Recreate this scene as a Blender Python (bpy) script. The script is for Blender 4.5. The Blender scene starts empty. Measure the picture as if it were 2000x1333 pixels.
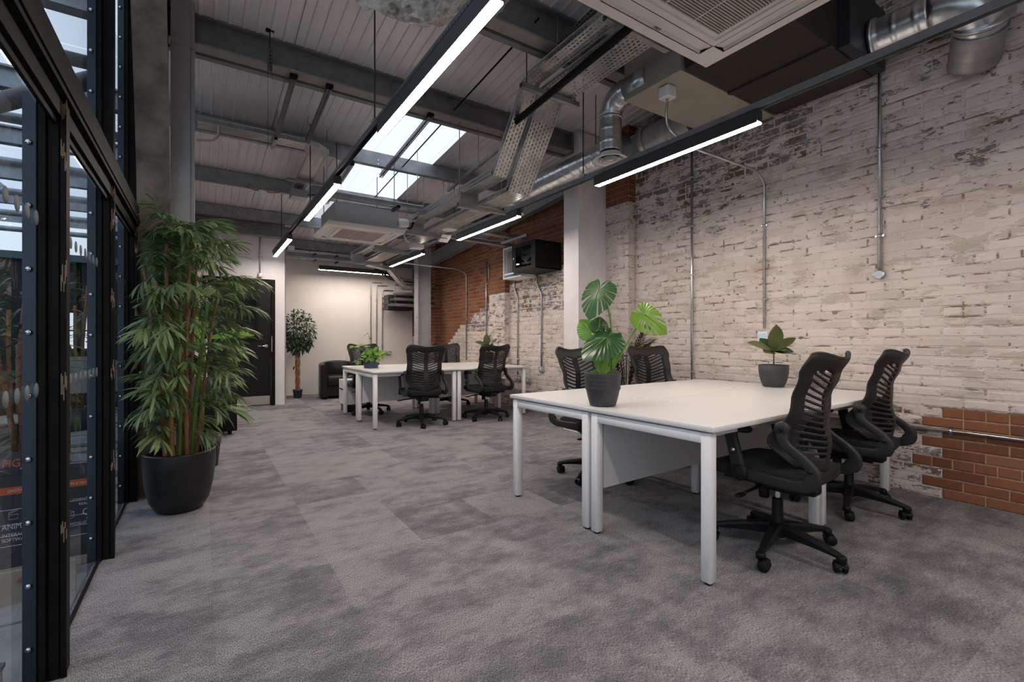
import bpy, math, random
from mathutils import Vector, Matrix, noise
rnd = random.Random(7)
PI = math.pi
C = bpy.context.scene.collection
SC = bpy.context.scene

# ---------------------------------------------------------------- camera, world, exposure
cam_d = bpy.data.cameras.new('camera'); cam = bpy.data.objects.new('camera', cam_d); C.objects.link(cam)
cam_d.sensor_width = 36; cam_d.lens = 920/2000*36; cam_d.clip_start = .05; cam_d.clip_end = 200
cam.location = (0, 0, 1.13)
cam.rotation_euler = (PI/2, 0, -math.atan(605/920))
cam_d.shift_y = -.0008
SC.camera = cam
SC.view_settings.view_transform = 'Standard'; SC.view_settings.look = 'None'
SC.view_settings.gamma = 1; SC.view_settings.use_curve_mapping = False
SC.view_settings.exposure = 1.75
w = bpy.data.worlds.new('overcast'); SC.world = w; w.use_nodes = True
wn = w.node_tree
bg = wn.nodes['Background']; bg.inputs[1].default_value = 0.46
tc = wn.nodes.new('ShaderNodeTexCoord'); nz = wn.nodes.new('ShaderNodeTexNoise'); nz.inputs['Scale'].default_value = 2.2
nz.inputs['Detail'].default_value = 3
cr = wn.nodes.new('ShaderNodeValToRGB')
cr.color_ramp.elements[0].position = .3; cr.color_ramp.elements[0].color = (.70, .77, .90, 1)
cr.color_ramp.elements[1].position = .7; cr.color_ramp.elements[1].color = (.92, .95, 1.0, 1)
wn.links.new(tc.outputs['Generated'], nz.inputs['Vector']); wn.links.new(nz.outputs[0], cr.inputs[0]); wn.links.new(cr.outputs[0], bg.inputs[0])
SC.render.engine = 'CYCLES'
cy = SC.cycles; cy.max_bounces = 7; cy.diffuse_bounces = 4; cy.glossy_bounces = 3; cy.transmission_bounces = 4; cy.transparent_max_bounces = 16
cy.caustics_reflective = False; cy.caustics_refractive = False; cy.adaptive_threshold = .02
LAMP_STRENGTH = 26.0

# ---------------------------------------------------------------- materials
def newmat(name):
    m = bpy.data.materials.new(name); m.use_nodes = True
    return m, m.node_tree, m.node_tree.nodes['Principled BSDF']
def N(t, kind, **k):
    n = t.nodes.new(kind)
    for a, v in k.items():
        if a in n.inputs: n.inputs[a].default_value = v
        else: setattr(n, a, v)
    return n
def ramp(t, fac, stops):
    r = t.nodes.new('ShaderNodeValToRGB'); e = r.color_ramp.elements
    while len(e) < len(stops): e.new(.5)
    for i, (p, c) in enumerate(stops):
        e[i].position = p; e[i].color = (*c, 1) if len(c) == 3 else c
    t.links.new(fac, r.inputs[0]); return r.outputs[0]
def mixc(t, fac, a, b, mode='MIX'):
    n = t.nodes.new('ShaderNodeMix'); n.data_type = 'RGBA'; n.blend_type = mode
    for s, v in ((0, fac), (6, a), (7, b)):
        if isinstance(v, bpy.types.NodeSocket): t.links.new(v, n.inputs[s])
        else: n.inputs[s].default_value = v if s == 0 else (*v, 1)
    return n.outputs[2]
def mth(t, op, a, b=0.0, clamp=False):
    n = t.nodes.new('ShaderNodeMath'); n.operation = op; n.use_clamp = clamp
    for i, v in enumerate((a, b)):
        if isinstance(v, bpy.types.NodeSocket): t.links.new(v, n.inputs[i])
        else: n.inputs[i].default_value = v
    return n.outputs[0]
def noise_out(t, scale, detail=3, rough=.5, vec=None, sx=None):
    n = N(t, 'ShaderNodeTexNoise'); n.inputs['Scale'].default_value = scale
    n.inputs['Detail'].default_value = detail; n.inputs['Roughness'].default_value = rough
    if vec is None: vec = t.nodes.new('ShaderNodeNewGeometry').outputs['Position']
    if sx:
        mp = t.nodes.new('ShaderNodeMapping'); mp.inputs['Scale'].default_value = sx
        t.links.new(vec, mp.inputs[0]); vec = mp.outputs[0]
    t.links.new(vec, n.inputs['Vector']); return n.outputs[0]
def bump(t, b, h, strength=.3, dist=.01):
    n = t.nodes.new('ShaderNodeBump'); n.inputs['Strength'].default_value = strength; n.inputs['Distance'].default_value = dist
    t.links.new(h, n.inputs['Height']); t.links.new(n.outputs[0], b.inputs['Normal'])
def simple(name, col, rough=.5, metal=0., nscale=0, namt=.1, bmp=0, spec=None, trans=0):
    m, t, b = newmat(name)
    b.inputs['Base Color'].default_value = (*col, 1); b.inputs['Roughness'].default_value = rough
    b.inputs['Metallic'].default_value = metal
    if spec is not None: b.inputs['Specular IOR Level'].default_value = spec
    if nscale:
        f = noise_out(t, nscale, 4, .6)
        lo = tuple(max(0, c*(1-namt)) for c in col); hi = tuple(c*(1+namt) for c in col)
        t.links.new(ramp(t, f, [(.3, lo), (.7, hi)]), b.inputs['Base Color'])
        if bmp: bump(t, b, f, bmp, .003)
    return m
M = {}
M['white_desk'] = simple('white_laminate', (.78, .765, .755), .32, nscale=30, namt=.01)
M['white_steel'] = simple('white_powder_coat', (.88, .87, .88), .4, nscale=40, namt=.02)
M['modesty'] = simple('grey_white_board', (.62, .62, .62), .5, nscale=20, namt=.02)
M['plaster'] = simple('painted_plaster', (.72, .685, .65), .85, nscale=3, namt=.03, bmp=.05)
M['plaster_cool'] = simple('white_emulsion', (.74, .72, .74), .8, nscale=2.5, namt=.03, bmp=.05)
M['black_plastic'] = simple('black_plastic', (.009, .009, .010), .5, nscale=60, namt=.15, spec=.25)
M['grey_plastic'] = simple('graphite_plastic', (.024, .023, .024), .48, nscale=60, namt=.1, spec=.35)
M['fabric'] = simple('black_mesh_fabric', (.010, .010, .011), .95, nscale=400, namt=.5, bmp=.4)
M['chrome'] = simple('chrome', (.75, .75, .76), .18, 1)
M['black_leather'] = simple('black_leather', (.012, .0115, .012), .36, nscale=120, namt=.2, bmp=.15, spec=.3)
M['black_steel'] = simple('black_painted_steel', (.009, .0085, .0085), .5, nscale=12, namt=.35, spec=.10)
M['dark_bar'] = simple('dark_grey_bar', (.045, .045, .05), .45, .5, nscale=10, namt=.2)
M['blue_plate'] = simple('blue_grey_plate', (.045, .062, .085), .4, .3, nscale=8, namt=.15)
M['lamp_body'] = simple('lamp_housing', (.035, .033, .034), .5, nscale=30, namt=.08)
M['galv'] = simple('galvanised_steel', (.62, .63, .66), .28, 1, nscale=14, namt=.18)
M['galv_dull'] = simple('dull_galvanised', (.40, .40, .40), .5, .85, nscale=9, namt=.16)
M['purlin'] = simple('grey_painted_purlin', (.22, .22, .225), .5, .4, nscale=7, namt=.18)
M['purlin_light'] = simple('galvanised_purlin', (.34, .36, .38), .45, .6, nscale=9, namt=.2)
M['flange'] = simple('dusty_flange', (.30, .27, .26), .6, nscale=9, namt=.12)  # bottom flange of the dark beams, paler than the web
M['grey_col'] = simple('grey_primer_steel', (.36, .36, .375), .55, .1, nscale=5, namt=.08)
M['white_col'] = simple('white_column_paint', (.80, .77, .77), .6, nscale=5, namt=.06, bmp=.1)
M['sheet'] = simple('roof_liner_sheet', (.80, .775, .81), .34, .05, nscale=2, namt=.08)
M['ac_white'] = simple('cassette_white', (.80, .74, .72), .5)
M['ac_grille'] = simple('cassette_slat', (.50, .43, .39), .6)
M['dark_void'] = simple('dark_void', (.03, .024, .02), .8)
M['cream_metal'] = simple('cream_galvanised_sheet', (.40, .37, .31), .5, .25, nscale=3, namt=.08)
M['brown_sheet'] = simple('brown_foam_sheet', (.035, .027, .022), .8, nscale=6, namt=.25)
M['dark_metal'] = simple('dark_blue_steel', (.05, .055, .065), .4, .6, nscale=6, namt=.2)
M['white_plastic'] = simple('white_plastic', (.86, .85, .85), .4)
M['grey_box'] = simple('grey_metal_box', (.42, .42, .42), .45, .5)
M['red'] = simple('red_cable', (.35, .03, .02), .5)
M['pot_dark'] = simple('charcoal_pot', (.045, .045, .05), .55, nscale=30, namt=.15)
M['pot_black'] = simple('black_planter', (.010, .010, .011), .36, nscale=14, namt=.3)
M['pot_blue'] = simple('slate_blue_pot', (.035, .05, .08), .5, nscale=30, namt=.1)
M['soil'] = simple('potting_soil', (.035, .022, .014), .95, nscale=60, namt=.5, bmp=.8)
M['cane'] = simple('bamboo_cane', (.26, .13, .05), .6, nscale=18, namt=.35, bmp=.3)
M['bark'] = simple('twisted_bark', (.26, .13, .065), .8, nscale=30, namt=.35, bmp=.5)
M['stem'] = simple('green_stem', (.16, .28, .05), .5, nscale=20, namt=.15)
M['door_black'] = simple('black_door_grain', (.010, .010, .011), .5, nscale=25, namt=.3, spec=.2)
M['kick'] = simple('brushed_steel', (.62, .60, .56), .32, 1, nscale=6, namt=.08)
M['stone'] = simple('outdoor_paving', (.26, .26, .27), .8, nscale=7, namt=.2)
M['stone_dark'] = simple('dark_paving', (.10, .10, .11), .8, nscale=7, namt=.2)
M['stone_tan'] = simple('tan_timber_band', (.30, .25, .20), .8, nscale=7, namt=.15)
M['sign_dark'] = simple('sign_panel', (.03, .032, .038), .5, nscale=9, namt=.2)
M['orange'] = simple('orange_band', (.55, .10, .03), .5)
M['letter'] = simple('pale_lettering', (.6, .62, .65), .5)
M['letter_orange'] = simple('orange_lettering', (.60, .10, .04), .5)
M['pink'] = simple('pink_line_print', (.45, .16, .17), .6)
M['board_grey'] = simple('warm_grey_board', (.26, .25, .23), .6)
M['outer_dark'] = simple('dark_timber_wall', (.022, .026, .028), .7, nscale=5, namt=.4)
M['teal'] = simple('teal_grey_rail', (.10, .15, .17), .6)
M['concrete'] = simple('mottled_concrete', (.19, .155, .13), .8, nscale=6, namt=.45, bmp=.4)
M['rust'] = simple('worn_bare_metal', (.25, .17, .11), .6, .3, nscale=25, namt=.4)
M['dot'] = simple('frosted_dot', (.16, .18, .20), .7)
M['foil'] = None

def emis(name, col, s):
    m, t, b = newmat(name); t.nodes.remove(b)
    e = N(t, 'ShaderNodeEmission'); e.inputs[0].default_value = (*col, 1); e.inputs[1].default_value = s
    t.links.new(e.outputs[0], t.nodes['Material Output'].inputs[0]); return m
M['lamp'] = emis('lamp_diffuser', (1.0, .87, .77), LAMP_STRENGTH)
M['screen'] = emis('lit_display', (.25, .32, .36), .5)
M['blue_led'] = emis('blue_led', (.1, .15, 1), 6)

def glass(name, tint, refl=.9):
    m, t, b = newmat(name); t.nodes.remove(b)
    tr = N(t, 'ShaderNodeBsdfTransparent'); tr.inputs[0].default_value = (*tint, 1)
    gl = N(t, 'ShaderNodeBsdfGlossy'); gl.inputs['Roughness'].default_value = .02; gl.inputs[0].default_value = (refl, refl, refl, 1)
    lw = N(t, 'ShaderNodeLayerWeight'); lw.inputs[0].default_value = .5
    f5 = mth(t, 'ADD', mth(t, 'MULTIPLY', mth(t, 'POWER', lw.outputs['Facing'], 5.0), .62), .035)
    mx = N(t, 'ShaderNodeMixShader')
    t.links.new(f5, mx.inputs[0]); t.links.new(tr.outputs[0], mx.inputs[1]); t.links.new(gl.outputs[0], mx.inputs[2])
    t.links.new(mx.outputs[0], t.nodes['Material Output'].inputs[0]); return m
M['glass'] = glass('window_glass', (.72, .80, .84))
M['glass_dark'] = glass('smoked_glass', (.35, .36, .38))
def translucent(name, col, tcol, f):
    m, t, b = newmat(name); t.nodes.remove(b)
    tl = N(t, 'ShaderNodeBsdfTranslucent'); tl.inputs[0].default_value = (*col, 1)
    tr = N(t, 'ShaderNodeBsdfTransparent'); tr.inputs[0].default_value = (*tcol, 1)
    mx = N(t, 'ShaderNodeMixShader'); mx.inputs[0].default_value = f
    t.links.new(tl.outputs[0], mx.inputs[1]); t.links.new(tr.outputs[0], mx.inputs[2])
    t.links.new(mx.outputs[0], t.nodes['Material Output'].inputs[0]); return m
M['skylight'] = translucent('skylight_sheet', (.72, .73, .76), (.74, .76, .80), .72)
M['canopy'] = translucent('canopy_sheet', (.60, .64, .72), (.86, .90, .98), .7)
def leafmat(name, a, b_, rough=.35, scale=9, trans=.25):
    m, t, b = newmat(name)
    oi = N(t, 'ShaderNodeObjectInfo')
    f = noise_out(t, scale, 2)
    f2 = mth(t, 'ADD', mth(t, 'MULTIPLY', f, .6), mth(t, 'MULTIPLY', oi.outputs['Random'], .4))
    c = ramp(t, f2, [(.25, a), (.75, b_)])
    t.links.new(c, b.inputs['Base Color']); b.inputs['Roughness'].default_value = rough
    tl = N(t, 'ShaderNodeBsdfTranslucent'); t.links.new(c, tl.inputs[0])
    mx = N(t, 'ShaderNodeMixShader'); mx.inputs[0].default_value = trans
    t.links.new(b.outputs[0], mx.inputs[1]); t.links.new(tl.outputs[0], mx.inputs[2])
    t.links.new(mx.outputs[0], t.nodes['Material Output'].inputs[0]); return m
M['leaf_bamboo'] = leafmat('bamboo_leaf', (.065, .115, .045), (.24, .34, .14), .42)
M['leaf_dark'] = leafmat('glossy_dark_leaf', (.012, .055, .014), (.05, .13, .03), .22, trans=.1)
M['leaf_bright'] = leafmat('bright_leaf', (.10, .26, .02), (.22, .42, .05), .3)
M['leaf_lime'] = leafmat('lime_leaf', (.12, .30, .03), (.32, .52, .10), .4)
M['leaf_olive'] = leafmat('olive_leaf', (.075, .095, .035), (.17, .20, .07), .3, trans=.15)
M['leaf_ficus'] = leafmat('ficus_leaf', (.02, .05, .02), (.07, .12, .05), .4)
M['leaf_palm'] = leafmat('dark_palm_leaf', (.018, .03, .014), (.05, .065, .03), .5)
M['leaf_outer'] = leafmat('outdoor_palm_leaf', (.012, .028, .014), (.05, .085, .04), .4)

# patchy old paint on brickwork; colour wear only
def paint_mat(name, joint=False):
    m, t, b = newmat(name)
    pos = t.nodes.new('ShaderNodeNewGeometry').outputs['Position']
    sep = t.nodes.new('ShaderNodeSeparateXYZ'); t.links.new(pos, sep.inputs[0])
    yy, zz = sep.outputs[1], sep.outputs[2]
    n1 = noise_out(t, 1.6, 4, .6, pos, (1, 1, 1.8)); n2 = noise_out(t, 4.5, 5, .7, pos, (1, .8, 2.0)); n3 = noise_out(t, 26, 4, .7, pos)
    col = ramp(t, n1, [(.30, (.64, .56, .51)), (.5, (.73, .645, .595)), (.72, (.72, .65, .61))])
    beige = ramp(t, n2, [(.555, (0, 0, 0)), (.575, (1, 1, 1))])
    col = mixc(t, mth(t, 'MULTIPLY', beige, .75), col, (.52, .46, .385))
    pink = ramp(t, noise_out(t, 2.3, 3, .6, pos, (1, 1.3, 1)), [(.55, (0, 0, 0)), (.75, (1, 1, 1))])
    col = mixc(t, mth(t, 'MULTIPLY', pink, .5), col, (.60, .44, .37))
    at = N(t, 'ShaderNodeAttribute'); at.attribute_name = 'wear'
    wear = at.outputs['Fac']
    nn = noise_out(t, 9, 6, .75, pos, (1, .6, 1.3))
    e1 = mth(t, 'SUBTRACT', mth(t, 'ADD', nn, mth(t, 'MULTIPLY', wear, .34)), .66)
    m1 = mth(t, 'MULTIPLY', e1, 30, True)
    lil = ramp(t, noise_out(t, 3.2, 3, .5, pos), [(.44, (.18, .16, .175)), (.5, (.27, .25, .265)), (.56, (.17, .105, .06))])
    col = mixc(t, m1, col, lil)
    spots = ramp(t, n3, [(.71, (0, 0, 0)), (.735, (1, 1, 1))])
    col = mixc(t, mth(t, 'MULTIPLY', spots, .75), col, (.22, .12, .07))
    stain = ramp(t, noise_out(t, 1.3, 5, .65, pos, (1, .5, 2.6)), [(.62, (0, 0, 0)), (.70, (1, 1, 1))])
    col = mixc(t, mth(t, 'MULTIPLY', stain, .35), col, (.40, .20, .10))
    if joint:
        j = ramp(t, noise_out(t, 7, 5, .8, pos, (1, .5, 2.5)), [(.53, (0, 0, 0)), (.57, (1, 1, 1))])
        col = mixc(t, mth(t, 'MULTIPLY', j, .85), col, (.16, .10, .065))
    hv = N(t, 'ShaderNodeHueSaturation'); a2 = N(t, 'ShaderNodeAttribute'); a2.attribute_name = 'tone'
    t.links.new(col, hv.inputs['Color']); t.links.new(mth(t, 'ADD', mth(t, 'MULTIPLY', a2.outputs['Fac'], .16), .90), hv.inputs['Value'])
    t.links.new(hv.outputs[0], b.inputs['Base Color']); b.inputs['Roughness'].default_value = .62
    hgt = mth(t, 'ADD', mth(t, 'MULTIPLY', noise_out(t, 18, 5, .7, pos), .8), mth(t, 'MULTIPLY', n3, .35))
    bump(t, b, hgt, .55, .008)
    return m
M['paint'] = paint_mat('worn_painted_brick'); M['paint_joint'] = paint_mat('worn_painted_joint', True)
def brick_mat():
    m, t, b = newmat('red_clay_brick')
    pos = t.nodes.new('ShaderNodeNewGeometry').outputs['Position']
    a2 = N(t, 'ShaderNodeAttribute'); a2.attribute_name = 'tone'
    f = mth(t, 'ADD', mth(t, 'MULTIPLY', a2.outputs['Fac'], .75), mth(t, 'MULTIPLY', noise_out(t, 9, 5, .7, pos), .4))
    c = ramp(t, f, [(.15, (.17, .062, .032)), (.45, (.225, .082, .040)), (.75, (.28, .11, .055)), (1, (.24, .12, .065))])
    d = ramp(t, noise_out(t, 40, 3, .7, pos), [(.70, (0, 0, 0)), (.76, (1, 1, 1))])
    c = mixc(t, mth(t, 'MULTIPLY', d, .3), c, (.42, .26, .17))
    t.links.new(c, b.inputs['Base Color']); b.inputs['Roughness'].default_value = .85
    bump(t, b, noise_out(t, 30, 5, .7, pos), .5, .006)
    return m
M['brick'] = brick_mat()
M['mortar'] = simple('sandy_mortar', (.42, .29, .19), .95, nscale=30, namt=.3, bmp=.5)

def carpet():
    m, t, b = newmat('grey_carpet_tile')
    pos = t.nodes.new('ShaderNodeNewGeometry').outputs['Position']
    oi = N(t, 'ShaderNodeObjectInfo')
    add = N(t, 'ShaderNodeVectorMath', operation='ADD'); sc = N(t, 'ShaderNodeVectorMath', operation='SCALE'); sc.inputs[3].default_value = 40
    cmb = t.nodes.new('ShaderNodeCombineXYZ'); t.links.new(oi.outputs['Random'], cmb.inputs[0]); t.links.new(oi.outputs['Random'], cmb.inputs[1])
    t.links.new(cmb.outputs[0], sc.inputs[0]); t.links.new(pos, add.inputs[0]); t.links.new(sc.outputs[0], add.inputs[1])
    p2 = add.outputs[0]
    f = mth(t, 'ADD', mth(t, 'MULTIPLY', noise_out(t, 4.0, 7, .75, pos, (1, 1.6, 1)), .85), mth(t, 'MULTIPLY', noise_out(t, 1.4, 3, .6, p2), .35))
    f = mth(t, 'ADD', f, mth(t, 'MULTIPLY', oi.outputs['Random'], .13))
    c = ramp(t, f, [(.52, (.125, .121, .131)), (.62, (.185, .177, .189)), (.70, (.245, .234, .243)), (.82, (.285, .272, .280))])
    pile = noise_out(t, 330, 2, .6, pos, (1, .35, 1))
    c = mixc(t, .75, c, ramp(t, pile, [(.34, (.15, .15, .15)), (.66, (1.85, 1.85, 1.85))]), 'MULTIPLY')
    t.links.new(c, b.inputs['Base Color']); b.inputs['Roughness'].default_value = .95; b.inputs['Specular IOR Level'].default_value = .15
    bump(t, b, pile, .35, .002)
    return m
M['carpet'] = carpet()

def perforated(name, base, rough, metal, pu=.030, pv=.024, lu=.60, lv=.34):
    m, t, b = newmat(name)
    b.inputs['Roughness'].default_value = rough; b.inputs['Metallic'].default_value = metal
    c = ramp(t, noise_out(t, 11, 3), [(.3, tuple(x*.82 for x in base)), (.7, tuple(min(1, x*1.15) for x in base))])
    t.links.new(c, b.inputs['Base Color'])
    uv = N(t, 'ShaderNodeUVMap'); s = t.nodes.new('ShaderNodeSeparateXYZ'); t.links.new(uv.outputs[0], s.inputs[0])
    row = mth(t, 'FLOOR', mth(t, 'DIVIDE', s.outputs[1], pv))
    uoff = mth(t, 'ADD', mth(t, 'DIVIDE', s.outputs[0], pu), mth(t, 'MULTIPLY', row, .5))
    fu = mth(t, 'FRACT', uoff); fv = mth(t, 'FRACT', mth(t, 'DIVIDE', s.outputs[1], pv))
    a = mth(t, 'LESS_THAN', mth(t, 'ABSOLUTE', mth(t, 'SUBTRACT', fu, .5)), lu/2)
    d = mth(t, 'LESS_THAN', mth(t, 'ABSOLUTE', mth(t, 'SUBTRACT', fv, .5)), lv/2)
    hole = mth(t, 'MULTIPLY', a, d)
    tr = N(t, 'ShaderNodeBsdfTransparent'); mx = N(t, 'ShaderNodeMixShader')
    t.links.new(hole, mx.inputs[0]); t.links.new(b.outputs[0], mx.inputs[1]); t.links.new(tr.outputs[0], mx.inputs[2])
    t.links.new(mx.outputs[0], t.nodes['Material Output'].inputs[0]); return m
M['tray'] = perforated('perforated_tray', (.46, .455, .44), .36, .95, .040, .036, .58, .30)
M['strut'] = perforated('slotted_channel', (.16, .16, .17), .45, .6, .032, .04, .5, .38)
M['backmesh'] = perforated('chair_net', (.010, .010, .011), .9, 0, .0060, .0060, .52, .66)
def foil():
    m, t, b = newmat('crumpled_foil'); b.inputs['Metallic'].default_value = 1; b.inputs['Roughness'].default_value = .17
    b.inputs['Base Color'].default_value = (.88, .84, .80, 1)
    vo = N(t, 'ShaderNodeTexVoronoi', feature='DISTANCE_TO_EDGE'); vo.inputs['Scale'].default_value = 22
    t.links.new(t.nodes.new('ShaderNodeNewGeometry').outputs['Position'], vo.inputs['Vector'])
    n1 = noise_out(t, 13, 8, .72); n2 = noise_out(t, 34, 5, .7)
    h = mth(t, 'ADD', mth(t, 'ABSOLUTE', mth(t, 'SUBTRACT', n1, .5)), mth(t, 'MULTIPLY', mth(t, 'ABSOLUTE', mth(t, 'SUBTRACT', n2, .5)), .5))
    bump(t, b, h, 1.0, .09); return m
M['foil'] = foil()

# ---------------------------------------------------------------- mesh helpers
class MB:
    def __init__(s): s.v = []; s.f = []; s.mi = []; s.sm = []; s.uv = {}
    def quad(s, a, b, c, d, mi=0, uv=None, smooth=False):
        i = len(s.v); s.v += [Vector(a), Vector(b), Vector(c), Vector(d)]; s.f.append((i, i+1, i+2, i+3)); s.mi.append(mi); s.sm.append(smooth)
        if uv: s.uv[len(s.f)-1] = uv
        return s
    def box(s, a, b, mi=0, xf=None):
        (x0, y0, z0), (x1, y1, z1) = a, b
        x0, x1 = min(x0, x1), max(x0, x1); y0, y1 = min(y0, y1), max(y0, y1); z0, z1 = min(z0, z1), max(z0, z1)
        P = [Vector(p) for p in ((x0, y0, z0), (x1, y0, z0), (x1, y1, z0), (x0, y1, z0), (x0, y0, z1), (x1, y0, z1), (x1, y1, z1), (x0, y1, z1))]
        if xf: P = [xf @ p for p in P]
        i = len(s.v); s.v += P
        for q in ((3, 2, 1, 0), (4, 5, 6, 7), (0, 1, 5, 4), (1, 2, 6, 5), (2, 3, 7, 6), (3, 0, 4, 7)):
            s.f.append(tuple(i+k for k in q)); s.mi.append(mi); s.sm.append(False)
        return s
    def rbox(s, a, b, r=.01, mi=0, xf=None, n=3):
        # box with rounded edges (superellipsoid-free: stack of inset slabs)
        (x0, y0, z0), (x1, y1, z1) = a, b
        cx, cy, cz = (x0+x1)/2, (y0+y1)/2, (z0+z1)/2; hx, hy, hz = abs(x1-x0)/2, abs(y1-y0)/2, abs(z1-z0)/2
        r = min(r, hx, hy, hz)
        rings = []
        for k in range(n+1):
            a_ = PI/2*k/n; rings.append((-hz+r-r*math.cos(a_), r*math.sin(a_)))
        rings += [(-z_, o) for z_, o in reversed(rings)]
        seq = [(-(hz-r)-r*math.cos(PI/2*k/n), r*math.sin(PI/2*k/n)) for k in range(n+1)]
        seq += [((hz-r)+r*math.cos(PI/2*k/n), r*math.sin(PI/2*k/n)) for k in range(n, -1, -1)]
        loops = []
        for z_, o in seq:
            lp = []
            for (sx, sy, st) in ((1, 1, 0), (-1, 1, 1), (-1, -1, 2), (1, -1, 3)):
                for k in range(n+1):
                    an = PI/2*(st + k/n)
                    lp.append(Vector((cx+sx*(hx-r)+o*math.cos(an), cy+sy*(hy-r)+o*math.sin(an), cz+z_)))
            loops.append(lp)
        if xf: loops = [[xf @ p for p in lp] for lp in loops]
        s.loft(loops, True, True, mi, True); return s
    def loft(s, loops, closed=True, caps=True, mi=0, smooth=True):
        base = len(s.v); n = len(loops[0])
        for lp in loops: s.v += [Vector(p) for p in lp]
        for j in range(len(loops)-1):
            for k in range(n if closed else n-1):
                k2 = (k+1) % n
                s.f.append((base+j*n+k, base+j*n+k2, base+(j+1)*n+k2, base+(j+1)*n+k)); s.mi.append(mi); s.sm.append(smooth)
        if caps and closed:
            s.f.append(tuple(base+k for k in reversed(range(n)))); s.mi.append(mi); s.sm.append(False)
            s.f.append(tuple(base+(len(loops)-1)*n+k for k in range(n))); s.mi.append(mi); s.sm.append(False)
        return s
    def tube(s, path, r, seg=8, mi=0, caps=True, flat=1.0, up=None):
        P = [Vector(p) for p in path]; n = len(P); loops = []
        T = []
        for i in range(n):
            d = (P[min(i+1, n-1)]-P[max(i-1, 0)]); T.append(d.normalized() if d.length > 1e-9 else Vector((0, 0, 1)))
        u = Vector(up) if up else (Vector((0, 0, 1)) if abs(T[0].z) < .9 else Vector((1, 0, 0)))
        for i in range(n):
            sd = T[i].cross(u); 
            if sd.length < 1e-4: sd = T[i].cross(Vector((0, 1, 0)))
            sd.normalize(); uu = sd.cross(T[i]).normalized(); u = uu
            ri = r[i] if isinstance(r, (list, tuple)) else r
            loops.append([P[i] + sd*ri*math.cos(2*PI*k/seg) + uu*ri*flat*math.sin(2*PI*k/seg) for k in range(seg)])
        return s.loft(loops, True, caps, mi, seg > 5)
    def cyl(s, a, b, r, seg=12, mi=0): return s.tube([a, b], r, seg, mi)
    def lathe(s, prof, c=(0, 0, 0), seg=24, mi=0, axis='z', caps=False):
        loops = []
        for r, z in prof:
            lp = []
            for k in range(seg):
                a = 2*PI*k/seg; x, y = r*math.cos(a), r*math.sin(a)
                p = (x, y, z) if axis == 'z' else ((z, x, y) if axis == 'x' else (x, z, -y))
                lp.append(Vector(p)+Vector(c))
            loops.append(lp)
        return s.loft(loops, True, caps, mi, True)
    def prism(s, poly, axis, a, b, mi=0):
        # poly: list of 2D; axis 'x': (y,z) extruded in x etc.
        def mk(p, t): return {'x': (t, p[0], p[1]), 'y': (p[0], t, p[1]), 'z': (p[0], p[1], t)}[axis]
        return s.loft([[mk(p, a) for p in poly], [mk(p, b) for p in poly]], True, True, mi, False)
    def ext(s, o, xf=None):
        i = len(s.v); s.v += [xf @ p if xf else p.copy() for p in o.v]
        j = len(s.f)
        for f in o.f: s.f.append(tuple(i+k for k in f))
        s.mi += o.mi; s.sm += o.sm
        for k, u in o.uv.items(): s.uv[j+k] = u
        return s
    def mesh(s, name, off=Vector((0, 0, 0))):
        me = bpy.data.meshes.new(name); me.from_pydata([tuple(v-off) for v in s.v], [], s.f)
        me.polygons.foreach_set('material_index', s.mi); me.polygons.foreach_set('use_smooth', s.sm)
        if s.uv:
            ul = me.uv_layers.new(name='UVMap')
            for fi, uvs in s.uv.items():
                p = me.polygons[fi]
                for k, li in enumerate(p.loop_indices): ul.data[li].uv = uvs[k]
        me.update(); return me
    def build(s, name, mats, parent=None):
        off = wloc(parent) if parent else Vector((0, 0, 0))
        me = s.mesh(name, off)
        for m_ in (mats if isinstance(mats, (list, tuple)) else [mats]): me.materials.append(m_ if not isinstance(m_, str) else M[m_])
        o = bpy.data.objects.new(name, me); C.objects.link(o)
        if parent: o.parent = parent
        return o
def wloc(o):
    v = Vector((0, 0, 0))
    while o: v += o.location; o = o.parent
    return v
def tag(o, label=None, cat=None, group=None, kind=None):
    if label: o['label'] = label
    if cat: o['category'] = cat
    if group: o['group'] = group
    if kind: o['kind'] = kind
    return o
def thing(name, loc, label, cat, group=None, rz=0):
    o = bpy.data.objects.new(name, None); C.objects.link(o); o.location = loc; o.rotation_euler.z = rz
    o.empty_display_size = .1
    return tag(o, label, cat, group)
def struct(name, mb, mat, parent=None):
    o = mb.build(name, mat, parent); o['kind'] = 'structure'; return o
def one(name, mb, mat, label, cat, group=None): return tag(mb.build(name, mat), label, cat, group)
def kids(o): return [c for c in CH.get(o.name, [])]
CH = {}
def index_children():
    CH.clear()
    for o in C.objects:
        if o.parent: CH.setdefault(o.parent.name, []).append(o)
def copy_tree(o, parent=None):
    c = o.copy(); C.objects.link(c)
    if parent: c.parent = parent
    for ch in kids(o): copy_tree(ch, c)
    return c
def arc(c, r, a0, a1, n, plane='yz'):
    out = []
    for i in range(n+1):
        a = a0+(a1-a0)*i/n; p, q = r*math.cos(a), r*math.sin(a)
        out.append({'yz': (c[0], c[1]+p, c[2]+q), 'xz': (c[0]+p, c[1], c[2]+q), 'xy': (c[0]+p, c[1]+q, c[2])}[plane])
    return out
def bezier(pts, n=12):
    P = [Vector(p) for p in pts]; out = []
    for i in range(n+1):
        t = i/n; Q = P[:]
        while len(Q) > 1: Q = [Q[k].lerp(Q[k+1], t) for k in range(len(Q)-1)]
        out.append(Q[0])
    return out
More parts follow.
